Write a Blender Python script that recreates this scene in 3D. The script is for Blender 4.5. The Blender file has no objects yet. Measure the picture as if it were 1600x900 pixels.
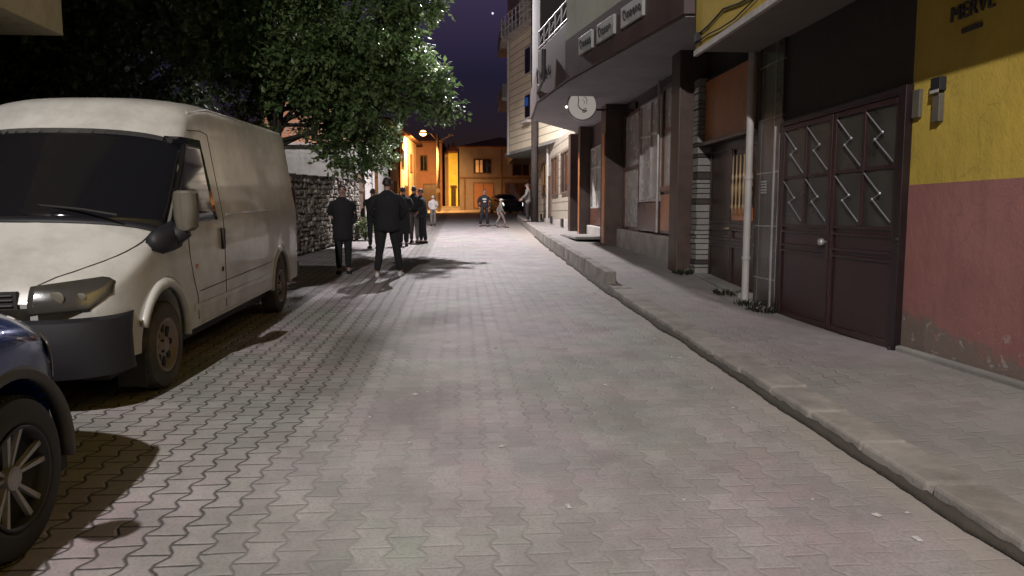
import bpy, bmesh, math, random
from mathutils import Vector, Matrix, noise as mnoise
R = math.radians
random.seed(11)
SC = bpy.context.scene
COL = SC.collection
S = 0.027826            # slope of the street (it climbs away from the camera)

# ------------------------------------------------------------ camera
cd = bpy.data.cameras.new('camera'); cam = bpy.data.objects.new('camera', cd); COL.objects.link(cam)
cd.sensor_width = 36.0; cd.lens = 36.0*1150/1600; cd.clip_end = 1500; cd.clip_start = 0.05
cam.location = (0, 0, 1.5); cam.rotation_euler = (R(90-5.6617), 0, R(-4.207))
SC.camera = cam

# ------------------------------------------------------------ world: night sky over a small town
w = bpy.data.worlds.new('World'); SC.world = w; w.use_nodes = True
nt = w.node_tree; nt.nodes.clear()
out = nt.nodes.new('ShaderNodeOutputWorld'); add = nt.nodes.new('ShaderNodeAddShader')
b1 = nt.nodes.new('ShaderNodeBackground'); b2 = nt.nodes.new('ShaderNodeBackground')
sky = nt.nodes.new('ShaderNodeTexSky'); sky.sky_type = 'NISHITA'; sky.sun_disc = False
sky.sun_elevation = R(1.0); sky.sun_rotation = R(200)
b1.inputs[1].default_value = 0.002
tc = nt.nodes.new('ShaderNodeTexCoord'); sep = nt.nodes.new('ShaderNodeSeparateXYZ'); rp = nt.nodes.new('ShaderNodeValToRGB')
nt.links.new(tc.outputs['Generated'], sep.inputs[0]); nt.links.new(sep.outputs['Z'], rp.inputs[0])
els = rp.color_ramp.elements
els[0].position = 0.0; els[0].color = (0.020, 0.009, 0.009, 1)
els[1].position = 0.6; els[1].color = (0.003, 0.003, 0.008, 1)
e = els.new(0.10); e.color = (0.014, 0.008, 0.012, 1)
e = els.new(0.18); e.color = (0.011, 0.009, 0.026, 1)
e = els.new(0.30); e.color = (0.044, 0.030, 0.072, 1)
nt.links.new(sky.outputs[0], b1.inputs[0]); nt.links.new(rp.outputs[0], b2.inputs[0]); b2.inputs[1].default_value = 1.0
nt.links.new(b1.outputs[0], add.inputs[0]); nt.links.new(b2.outputs[0], add.inputs[1]); nt.links.new(add.outputs[0], out.inputs[0])

# ------------------------------------------------------------ street lamp light (three lamps)
LAMP_A = Vector((-3.0, -7.2, 10.3)); LAMP_B = Vector((0.0, 25.4, 9.8)); LAMP_C = Vector((-2.83, 63.0, 8.30))
def spot(name, loc, target, watts, col, cone, blend, rad):
    l = bpy.data.lights.new(name, 'SPOT'); l.energy = watts; l.color = col; l.spot_size = R(cone); l.spot_blend = blend; l.shadow_soft_size = rad
    o = bpy.data.objects.new(name, l); COL.objects.link(o); o.location = loc
    o.rotation_euler = (Vector(target)-Vector(loc)).to_track_quat('-Z', 'Y').to_euler()
    return o
spot('lamp_light_near', LAMP_A, (0.6, 7.0, 0), 9600, (1.0, 0.945, 0.925), 124, 0.7, 0.12)
spot('lamp_light_middle', LAMP_B, (-0.2, 25.5, 0), 9200, (1.0, 0.93, 0.96), 156, 0.6, 0.12)
spot('lamp_light_far', LAMP_C+Vector((0, -.1, -.42)), (-5.0, 66.0, 3.0), 11500, (1.0, 0.46, 0.14), 150, 0.7, 0.12)

SC.view_settings.view_transform = 'Standard'; SC.view_settings.look = 'None'
SC.view_settings.exposure = 0.0; SC.view_settings.gamma = 1.0; SC.view_settings.use_curve_mapping = False
SC.render.engine = 'CYCLES'
SC.cycles.use_denoising = True; SC.cycles.diffuse_bounces = 3; SC.cycles.max_bounces = 6; SC.cycles.sample_clamp_indirect = 3.0
SC.cycles.caustics_reflective = False; SC.cycles.caustics_refractive = False

# ============================================================ materials
def lin(c):
    return tuple((x/12.92 if x <= .04045 else ((x+.055)/1.055)**2.4) for x in c)
class NB:
    def __init__(s, m): s.m = m; s.nt = m.node_tree; s.p = s.nt.nodes['Principled BSDF']
    def n(s, t, **kw):
        q = s.nt.nodes.new(t)
        for k, v in kw.items(): setattr(q, k, v)
        return q
    def l(s, a, b): s.nt.links.new(a, b)
    def val(s, x): 
        return x
    def math(s, op, a, b=None, c=None):
        q = s.n('ShaderNodeMath', operation=op)
        for i, v in enumerate((a, b, c)):
            if v is None: continue
            if isinstance(v, (int, float)): q.inputs[i].default_value = v
            else: s.l(v, q.inputs[i])
        return q.outputs[0]
    def mix(s, f, a, b, mode='MIX'):
        q = s.n('ShaderNodeMix', data_type='RGBA', blend_type=mode)
        for i, v in ((0, f), (6, a), (7, b)):
            if isinstance(v, (int, float)): q.inputs[i].default_value = v
            elif isinstance(v, tuple): q.inputs[i].default_value = (*v[:3], 1)
            else: s.l(v, q.inputs[i])
        return q.outputs[2]
    def noise(s, scale, detail=4, rough=.6, vec=None, out=0):
        q = s.n('ShaderNodeTexNoise'); q.inputs['Scale'].default_value = scale; q.inputs['Detail'].default_value = detail; q.inputs['Roughness'].default_value = rough
        if vec is not None: s.l(vec, q.inputs['Vector'])
        return q.outputs[out]
    def ramp(s, f, stops):
        q = s.n('ShaderNodeValToRGB'); s.l(f, q.inputs[0]); el = q.color_ramp.elements
        el[0].position = stops[0][0]; el[0].color = (*stops[0][1], 1) if len(stops[0][1]) == 3 else stops[0][1]
        el[1].position = stops[-1][0]; el[1].color = (*stops[-1][1], 1)
        for p, c in stops[1:-1]: x = el.new(p); x.color = (*c, 1)
        return q.outputs[0]
    def bump(s, h, strength=.3, dist=.01):
        q = s.n('ShaderNodeBump'); q.inputs['Strength'].default_value = strength; q.inputs['Distance'].default_value = dist
        s.l(h, q.inputs['Height']); s.l(q.outputs[0], s.p.inputs['Normal'])
def newmat(name):
    m = bpy.data.materials.new(name); m.use_nodes = True; return NB(m)
def obco(b): return b.n('ShaderNodeTexCoord').outputs['Object']
def geo(b): return b.n('ShaderNodeNewGeometry').outputs['Position']

def simple(name, col, rough=.6, metal=0, var=.25, scale=3, bumps=.15, bscale=60, spec=.5, coat=0, dirt=None, dirtamt=.0):
    b = newmat(name); v = geo(b) if False else obco(b)
    n1 = b.noise(scale, 5, .65, v)
    dark = tuple(c*(1-var) for c in col); light = tuple(min(1, c*(1+var)) for c in col)
    c = b.ramp(n1, [(.3, dark), (.7, light)])
    if dirt:
        n2 = b.noise(scale*.7, 6, .7, v)
        f = b.ramp(n2, [(.5-.1, (0, 0, 0)), (.72, (dirtamt,)*3)])
        c = b.mix(f, c, dirt)
    b.l(c, b.p.inputs['Base Color'])
    rr = b.math('MULTIPLY_ADD', n1, .25, rough-.12); b.l(rr, b.p.inputs['Roughness'])
    b.p.inputs['Metallic'].default_value = metal; b.p.inputs['Specular IOR Level'].default_value = spec
    b.p.inputs['Coat Weight'].default_value = coat
    if bumps: b.bump(b.noise(bscale, 4, .6, v), bumps, .01)
    return b.m
def glass_dark(name, col=(.01, .01, .013), rough=.02):
    b = newmat(name); b.p.inputs['Base Color'].default_value = (*col, 1); b.p.inputs['Roughness'].default_value = rough
    b.p.inputs['Specular IOR Level'].default_value = .35; v = obco(b)
    n = b.noise(3, 5, .7, v); b.l(b.math('MULTIPLY_ADD', n, .05, rough), b.p.inputs['Roughness']); return b.m
def emit(name, col, s):
    b = newmat(name); b.p.inputs['Base Color'].default_value = (*col, 1); b.p.inputs['Emission Color'].default_value = (*col, 1); b.p.inputs['Emission Strength'].default_value = s; return b.m

def paver_mat(name, road=True, wx=.152, ly=.188):
    """interlocking dog-bone pavers: wavy joints along the street, staggered straight joints across"""
    b = newmat(name); pos = geo(b)
    sp = b.n('ShaderNodeSeparateXYZ'); b.l(pos, sp.inputs[0]); x = sp.outputs[0]; y = sp.outputs[1]
    wob = b.noise(.9, 2, .5, pos); wob = b.math('MULTIPLY', b.math('SUBTRACT', wob, .5), .05)
    wob2 = b.noise(7, 2, .5, pos); wob2 = b.math('MULTIPLY', b.math('SUBTRACT', wob2, .5), .022)
    x = b.math('ADD', b.math('ADD', x, wob), wob2); y = b.math('ADD', y, b.math('MULTIPLY', wob, 1.0))
    y = b.math('ADD', y, wob2)
    yy = b.math('DIVIDE', y, ly)
    # trapezoid wave of period 1 block length
    tri = b.math('PINGPONG', b.math('ADD', yy, .25), .5)            # 0..0.5
    tw = b.math('MULTIPLY', b.math('SUBTRACT', tri, .25), 7.0)
    tw = b.math('MINIMUM', b.math('MAXIMUM', tw, -1), 1)
    xx = b.math('DIVIDE', x, wx)
    # joint k sits at k + (-1)^k * a * tw(y); test nearest joints
    a = .105
    k0 = b.math('FLOOR', xx); par0 = b.math('FLOORED_MODULO', k0, 2.0)
    sg0 = b.math('MULTIPLY_ADD', par0, -2.0, 1.0)
    off = b.math('MULTIPLY', b.math('MULTIPLY', sg0, tw), a)       # joint k0 offset; k0+1 gets -off, k0+2 off
    fx = b.math('SUBTRACT', xx, k0)
    d0 = b.math('SUBTRACT', fx, off)                                # >0 : right of joint k0
    d1 = b.math('SUBTRACT', b.math('SUBTRACT', 1.0, off), fx)       # >0 : left of joint k0+1 (at 1-off)
    isl = b.math('LESS_THAN', d0, 0.0); isr = b.math('LESS_THAN', d1, 0.0)
    kid = b.math('ADD', b.math('SUBTRACT', k0, isl), isr)           # column id
    dx = b.math('MINIMUM', b.math('ABSOLUTE', d0), b.math('ABSOLUTE', d1))
    dx = b.math('MULTIPLY', dx, wx)
    par = b.math('FLOORED_MODULO', kid, 2.0)
    yb = b.math('ADD', yy, b.math('MULTIPLY_ADD', par, .5, .25))
    rid = b.math('FLOOR', yb); fy = b.math('SUBTRACT', yb, rid)
    dy = b.math('MULTIPLY', b.math('MINIMUM', fy, b.math('SUBTRACT', 1.0, fy)), ly)
    d = b.math('MINIMUM', dx, b.math('MULTIPLY', dy, 1.25))
    # random per block
    cv = b.n('ShaderNodeCombineXYZ'); b.l(kid, cv.inputs[0]); b.l(rid, cv.inputs[1])
    wn = b.n('ShaderNodeTexWhiteNoise', noise_dimensions='2D'); b.l(cv.outputs[0], wn.inputs['Vector']); rnd = wn.outputs['Value']
    big = b.noise(.35, 4, .6, pos); med = b.noise(1.6, 5, .65, pos); fine = b.noise(70, 4, .7, pos)
    sand = b.noise(.55, 5, .7, pos)
    # joints open on the parking side, choked with sand in the carriageway
    if road:
        side = b.math('MINIMUM', b.math('MAXIMUM', b.math('MULTIPLY', b.math('SUBTRACT', -.45, sp.outputs[0]), 1.3), 0), 1)
        openj = b.math('MINIMUM', b.math('ADD', side, b.math('MULTIPLY', b.math('MAXIMUM', b.math('SUBTRACT', sand, .42), 0), 2.2)), 1)
    else:
        openj = b.math('MINIMUM', b.math('MULTIPLY', b.math('MAXIMUM', b.math('SUBTRACT', sand, .45), 0), 3.2), 1)
    jw = b.math('MULTIPLY_ADD', openj, .0036, .0036)
    jn = b.math('MULTIPLY', b.math('SUBTRACT', b.noise(18, 4, .7, pos), .5), .012)
    dd = b.math('ADD', d, jn)
    joint = b.math('SUBTRACT', 1.0, b.math('MINIMUM', b.math('MAXIMUM', b.math('DIVIDE', b.math('SUBTRACT', dd, b.math('MULTIPLY', jw, .5)), jw), 0), 1))
    c = b.ramp(big, [(.32, (.35, .265, .285)), (.45, (.30, .325, .285)), (.55, (.36, .305, .325)), (.66, (.275, .305, .30))])
    pinkf = b.ramp(b.noise(.8, 3, .5, pos), [(.5, (0, 0, 0)), (.68, (.5, .5, .5))]); c = b.mix(pinkf, c, (.35, .255, .26))
    c = b.mix(b.math('MULTIPLY_ADD', rnd, .5, 0), c, (.42, .40, .39))
    wn2 = b.n('ShaderNodeTexWhiteNoise', noise_dimensions='3D'); cv2 = b.n('ShaderNodeCombineXYZ'); b.l(kid, cv2.inputs[0]); b.l(rid, cv2.inputs[1]); cv2.inputs[2].default_value = 3.3; b.l(cv2.outputs[0], wn2.inputs['Vector'])
    c = b.mix(b.math('MULTIPLY', b.math('GREATER_THAN', wn2.outputs['Value'], .8), .25), c, (.19, .18, .18))
    c = b.mix(b.ramp(med, [(.35, (.55,)*3), (.6, (0, 0, 0))]), c, (.165, .155, .15))
    c = b.mix(b.ramp(fine, [(.3, (.5,)*3), (.55, (0, 0, 0))]), c, (.13, .125, .12))
    if road:   # darker olive strip along the parked row, and dust by the kerb
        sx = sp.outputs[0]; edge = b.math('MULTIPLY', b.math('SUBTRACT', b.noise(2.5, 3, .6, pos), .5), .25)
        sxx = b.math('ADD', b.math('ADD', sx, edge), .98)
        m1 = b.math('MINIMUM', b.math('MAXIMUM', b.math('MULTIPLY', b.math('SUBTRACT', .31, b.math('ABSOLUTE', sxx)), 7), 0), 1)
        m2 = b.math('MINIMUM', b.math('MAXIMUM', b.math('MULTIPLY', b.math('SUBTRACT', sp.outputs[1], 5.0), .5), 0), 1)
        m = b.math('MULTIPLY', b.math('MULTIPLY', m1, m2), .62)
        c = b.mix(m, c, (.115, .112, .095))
        kd = b.math('MINIMUM', b.math('MAXIMUM', b.math('MULTIPLY', b.math('SUBTRACT', b.math('ADD', sx, edge), 1.95), 3.2), 0), 1)
        c = b.mix(b.math('MULTIPLY', kd, .65), c, (.30, .265, .23))
        joint = b.math('MULTIPLY', joint, b.math('SUBTRACT', 1.0, b.math('MULTIPLY', kd, .6)))
    else:
        c = b.mix(.45, c, (.20, .18, .16))
    jc = b.mix(openj, (.30, .285, .27), (.035, .03, .028))
    jf = b.math('MULTIPLY', joint, b.math('MULTIPLY_ADD', openj, .58, .22))
    c = b.mix(jf, c, jc)
    # light grit
    vor = b.n('ShaderNodeTexVoronoi'); vor.inputs['Scale'].default_value = 3.4; b.l(pos, vor.inputs['Vector'])
    c = b.mix(b.math('LESS_THAN', vor.outputs['Distance'], .028), c, (.6, .58, .55))
    b.l(c, b.p.inputs['Base Color'])
    b.l(b.math('MULTIPLY_ADD', fine, .25, .55), b.p.inputs['Roughness']); b.p.inputs['Specular IOR Level'].default_value = .35
    h = b.math('MINIMUM', b.math('DIVIDE', dd, .014), 1.0)
    h = b.math('MULTIPLY', h, b.math('MULTIPLY_ADD', openj, .8, .2))
    h = b.math('ADD', h, b.math('MULTIPLY', rnd, .22)); h = b.math('ADD', h, b.math('MULTIPLY', fine, .18)); h = b.math('ADD', h, b.math('MULTIPLY', med, .5))
    b.bump(h, .75, .011)
    return b.m

def brick_mat(name, c1, c2, mortar, scale, bw=.5, rh=.25, ms=.02, axis='x', off=.5, bumps=.5, rough=.8):
    b = newmat(name); v = geo(b); sp = b.n('ShaderNodeSeparateXYZ'); b.l(v, sp.inputs[0]); cv = b.n('ShaderNodeCombineXYZ')
    b.l(sp.outputs[0 if axis == 'x' else 1], cv.inputs[0]); b.l(sp.outputs[2], cv.inputs[1])
    t = b.n('ShaderNodeTexBrick'); t.offset = off; b.l(cv.outputs[0], t.inputs['Vector'])
    t.inputs['Color1'].default_value = (*c1, 1); t.inputs['Color2'].default_value = (*c2, 1); t.inputs['Mortar'].default_value = (*mortar, 1)
    t.inputs['Scale'].default_value = scale; t.inputs['Brick Width'].default_value = bw; t.inputs['Row Height'].default_value = rh; t.inputs['Mortar Size'].default_value = ms
    n = b.noise(6, 6, .7, v); c = b.mix(b.ramp(n, [(.35, (.45,)*3), (.6, (0, 0, 0))]), t.outputs[0], tuple(x*.45 for x in c1))
    b.l(c, b.p.inputs['Base Color']); b.p.inputs['Roughness'].default_value = rough
    h = b.math('SUBTRACT', b.math('MULTIPLY', n, .3), t.outputs['Fac']); b.bump(h, bumps, .012); return b.m

def plaster(name, col, streak=.35, stain=None):
    b = newmat(name); v = geo(b)
    n = b.noise(1.2, 6, .7, v)
    mp = b.n('ShaderNodeMapping'); mp.inputs['Scale'].default_value = (3, 3, .35); b.l(v, mp.inputs[0]); st = b.noise(2.2, 5, .7, mp.outputs[0])
    c = b.ramp(n, [(.3, tuple(x*.82 for x in col)), (.7, tuple(min(1, x*1.1) for x in col))])
    c = b.mix(b.ramp(st, [(.5, (0, 0, 0)), (.75, (streak,)*3)]), c, tuple(x*.45 for x in col))
    if stain:
        sp = b.n('ShaderNodeSeparateXYZ'); b.l(v, sp.inputs[0])
        hh = b.math('SUBTRACT', sp.outputs[2], b.math('MULTIPLY', sp.outputs[1], S))
        e1 = b.math('ADD', hh, b.math('MULTIPLY', b.math('SUBTRACT', b.noise(2.2, 5, .65, v), .5), .9))
        f = b.math('MINIMUM', b.math('MAXIMUM', b.math('MULTIPLY', b.math('SUBTRACT', .42, e1), 9), 0), .85)
        c = b.mix(f, c, stain)
        pl = b.noise(9, 6, .75, v); band = b.math('MINIMUM', b.math('MAXIMUM', b.math('MULTIPLY', b.math('SUBTRACT', .62, e1), 6), 0), 1)
        pf = b.math('MULTIPLY', b.math('MULTIPLY', band, b.math('GREATER_THAN', pl, .60)), .6); c = b.mix(pf, c, (.36, .33, .30))
    b.l(c, b.p.inputs['Base Color']); b.p.inputs['Roughness'].default_value = .85
    vr = b.n('ShaderNodeTexVoronoi', feature='DISTANCE_TO_EDGE'); vr.inputs['Scale'].default_value = .9; wv = b.n('ShaderNodeMix', data_type='RGBA'); b.l(v, wv.inputs[6]); q = b.n('ShaderNodeTexNoise'); q.inputs['Scale'].default_value = 3.0; q.inputs['Detail'].default_value = 6; b.l(v, q.inputs['Vector']); b.l(q.outputs['Color'], wv.inputs[7]); wv.inputs[0].default_value = .25; b.l(wv.outputs[2], vr.inputs['Vector'])
    cm = b.math('MULTIPLY', b.math('LESS_THAN', vr.outputs['Distance'], .0035), b.math('GREATER_THAN', b.noise(.7, 2, .5, v), .5)); c2 = b.mix(b.math('MULTIPLY', cm, .18), c, tuple(x*.3 for x in col)); b.l(c2, b.p.inputs['Base Color'])
    hn = b.noise(45, 5, .7, v); tr = b.noise(7, 3, .6, v); b.bump(b.math('ADD', b.math('ADD', hn, b.math('MULTIPLY', n, 1.5)), b.math('MULTIPLY', tr, 1.6)), .4, .012); return b.m

def siding_mat(name, col):
    b = newmat(name); v = geo(b); sp = b.n('ShaderNodeSeparateXYZ'); b.l(v, sp.inputs[0])
    row = b.math('FRACT', b.math('DIVIDE', sp.outputs[2], .33)); line = b.math('LESS_THAN', row, .13)
    n = b.noise(1.5, 5, .7, v); c = b.ramp(n, [(.3, tuple(x*.8 for x in col)), (.7, col)])
    c = b.mix(b.math('MULTIPLY', line, .8), c, tuple(x*.25 for x in col))
    b.l(c, b.p.inputs['Base Color']); b.p.inputs['Roughness'].default_value = .6; b.bump(row, .6, .02); return b.m

M = {}
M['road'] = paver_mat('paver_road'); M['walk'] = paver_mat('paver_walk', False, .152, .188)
M['ground'] = simple('dirt_ground', (.10, .085, .07), .95, scale=1)
M['kerb'] = simple('kerb_concrete', (.27, .25, .225), .9, scale=2.5, bumps=.5, bscale=40, dirt=(.09, .08, .065), dirtamt=.7)
M['moss'] = simple('gutter_dirt', (.05, .043, .032), .95, scale=6, bumps=.8, bscale=30, dirt=(.06, .05, .04), dirtamt=.6)
M['yellow'] = plaster('yellow_plaster', (.48, .345, .055), .3)
M['red'] = plaster('dusty_red_plaster', (.29, .125, .11), .3, stain=(.15, .125, .105))
M['soffit'] = plaster('soffit_plaster', (.20, .17, .15))
M['maroon'] = simple('maroon_enamel', (.030, .012, .012), .38, var=.3, scale=4, bumps=.08)
M['maroon_d'] = simple('dark_maroon_steel', (.014, .007, .008), .42, var=.3, scale=4, bumps=.08)
M['steel'] = simple('bright_steel', (.42, .40, .39), .35, metal=.35, bumps=.05)
M['white_pipe'] = simple('white_pvc', (.42, .40, .38), .45, var=.12, bumps=.05, dirt=(.3, .27, .24), dirtamt=.4)
M['tile'] = brick_mat('brown_wall_tile', (.055, .042, .037), (.065, .048, .042), (.30, .28, .26), 1.0, .38, .68, .008, 'y', 0, .2, .25)
M['marble'] = brick_mat('split_stone', (.42, .40, .36), (.07, .06, .055), (.16, .14, .13), 1.0, .35, .11, .012, 'y', .5, .8)
M['orange_wood'] = simple('varnished_orange_board', (.46, .17, .055), .35, var=.35, scale=2, bumps=.1)
M['brown_wood'] = simple('varnished_brown_wood', (.10, .040, .026), .3, var=.35, scale=5, bumps=.12)
M['brown_col'] = simple('brown_column_paint', (.062, .038, .030), .5, var=.3, scale=3, bumps=.15)
M['dark_wood'] = simple('dark_brown_door', (.038, .022, .018), .35, var=.35, scale=5, bumps=.1)
M['brass'] = simple('old_brass', (.34, .24, .13), .45, metal=.2, bumps=.1)
M['glass'] = glass_dark('night_glass', (.009, .009, .011))
M['paleglass'] = simple('net_curtain_glass', (.50, .48, .45), .25, var=.1, scale=5, bumps=.03, spec=.7)
M['frosted'] = simple('dusty_frosted_glass', (.045, .042, .036), .3, var=.4, scale=2.5, bumps=.05)
M['cladding'] = simple('dark_cladding', (.055, .052, .05), .6, bumps=.1)
M['black'] = simple('black_rubber', (.018, .017, .017), .75, bumps=.1)
M['darkplastic'] = simple('charcoal_plastic', (.011, .011, .015), .6, bumps=.08, scale=2)
M['vanwhite'] = simple('cream_white_paint', (.54, .535, .50), .34, var=.06, scale=1.5, bumps=.0, spec=.5, coat=.25, dirt=(.20, .185, .16), dirtamt=.75)  # blotchy dirt tone also imitates mottled leaf shade and reflections
M['lamp_glass'] = simple('clear_headlight', (.045, .042, .036), .12, var=.2, scale=3, bumps=.02, spec=.8, coat=.6)
M['rim'] = simple('dull_hubcap', (.22, .18, .165), .5, metal=.15, bumps=.1)
M['rimsilver'] = simple('machined_rim', (.26, .26, .28), .35, metal=.2, bumps=.03)
M['dirtyrubber'] = simple('dusty_rubber', (.045, .042, .04), .85, scale=6, bumps=.3, dirt=(.2, .18, .16), dirtamt=.4)
M['blue'] = simple('blue_metallic_paint', (.008, .035, .19), .25, metal=.3, var=.15, bumps=.0, coat=.8)
M['greycoat'] = simple('grey_cladding', (.10, .09, .068), .55, bumps=.1)
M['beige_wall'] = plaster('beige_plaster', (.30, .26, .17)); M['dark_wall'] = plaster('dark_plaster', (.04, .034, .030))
M['cream_wall'] = plaster('cream_plaster', (.42, .42, .34)); M['fascia'] = simple('brown_fascia', (.070, .045, .042), .6, scale=2, bumps=.1)
M['canopy'] = plaster('canopy_plaster', (.30, .28, .29), .2)
M['signwhite'] = simple('sign_panel', (.36, .36, .34), .5, var=.1, bumps=.03); M['signpaint'] = simple('sign_lettering', (.045, .04, .04), .6, bumps=0)
M['sign_face'] = emit('sign_face_added_glow', (.62, .56, .52), .40)  # added glow stands in for light the canopy keeps off this sign
M['siding'] = siding_mat('cream_siding', (.78, .70, .52)); M['siding_d'] = siding_mat('grey_siding', (.42, .38, .30))
M['concrete'] = simple('concrete', (.24, .23, .21), .9, scale=2, bumps=.35, dirt=(.10, .09, .08), dirtamt=.5)
M['whiteslab'] = simple('whitewashed_concrete', (.46, .43, .40), .85, scale=2.5, bumps=.3, dirt=(.22, .19, .16), dirtamt=.5)
M['rail'] = simple('painted_rail', (.5, .48, .5), .4, bumps=0)
M['brick'] = brick_mat('hollow_brick', (.52, .24, .12), (.42, .18, .09), (.32, .28, .24), 1.0, .42, .2, .015, 'x')
M['grey_render'] = plaster('grey_render', (.36, .35, .32)); M['white_render'] = plaster('white_render', (.55, .53, .52), .25)
M['stone'] = simple('field_stone', (.27, .245, .215), .9, var=.75, scale=5.5, bumps=.7, bscale=22, dirt=(.06, .055, .045), dirtamt=.8)
M['mortar'] = simple('wall_core', (.045, .04, .035), .95); M['slate'] = simple('wall_coping', (.05, .04, .035), .9, bumps=.5, bscale=20)
M['bark'] = simple('bark', (.035, .028, .022), .95, scale=5, bumps=.9, bscale=25)
def leafmat(name, c1, c2):
    b = newmat(name); v = geo(b); n = b.noise(1.4, 3, .6, v); c = b.ramp(n, [(.35, c1), (.65, c2)])
    b.l(c, b.p.inputs['Base Color']); b.p.inputs['Roughness'].default_value = .42; b.p.inputs['Specular IOR Level'].default_value = .55
    t = b.n('ShaderNodeBsdfTranslucent'); b.l(c, t.inputs[0]); mx = b.n('ShaderNodeMixShader'); mx.inputs[0].default_value = .28
    b.l(b.p.outputs[0], mx.inputs[1]); b.l(t.outputs[0], mx.inputs[2]); b.l(mx.outputs[0], b.nt.nodes['Material Output'].inputs[0]); return b.m
M['leaf'] = leafmat('walnut_leaf', (.06, .115, .035), (.15, .22, .08)); M['leaf_d'] = leafmat('dark_leaf', (.035, .055, .022), (.06, .085, .035))
M['weed'] = leafmat('weed_leaf', (.018, .022, .012), (.035, .035, .02))
M['oranges'] = plaster('ochre_plaster', (.62, .50, .36), .5); M['redbrown'] = plaster('red_brown_plaster', (.25, .14, .10), .4)
M['yell'] = plaster('lemon_plaster', (.72, .66, .12), .2); M['brownhouse'] = plaster('brown_render', (.17, .16, .165), .4)
M['wood_old'] = simple('weathered_wood', (.10, .065, .045), .8, var=.4, scale=4, bumps=.4); M['tilesroof'] = simple('clay_roof', (.16, .08, .055), .85, var=.4, scale=3, bumps=.6, bscale=8)
M['cloth_black'] = simple('black_cloth', (.008, .008, .010), .9, scale=8, bumps=.3, bscale=30); M['cloth_navy'] = simple('navy_cloth', (.010, .010, .015), .9, scale=8, bumps=.3, bscale=30)
M['jeans'] = simple('grey_jeans', (.16, .15, .15), .9, scale=8, bumps=.3); M['greycloth'] = simple('grey_cloth', (.12, .11, .10), .9, scale=8, bumps=.3)
M['whitecloth'] = simple('white_cloth', (.42, .40, .38), .85, scale=8, bumps=.2); M['skin'] = simple('skin', (.30, .18, .14), .5, var=.08, bumps=.05)
M['hair'] = simple('dark_hair', (.02, .015, .012), .6, bumps=.4); M['shoe_w'] = simple('pale_sneaker', (.55, .52, .5), .6, bumps=.1)
M['blue_laundry'] = simple('blue_fabric', (.02, .12, .55), .7, bumps=.1); M['curtain'] = simple('lit_curtain', (.75, .68, .6), .8, bumps=.1)
M['sodium'] = emit('sodium_bulb', (1.0, .55, .20), 7); M['ledlens'] = emit('led_lens', (.92, .90, 1.0), 20); M['headlit'] = emit('car_headlight_glow', (.9, .95, .9), 2.0); M['star'] = emit('starlight', (.8, .8, 1), 1.2)

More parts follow.
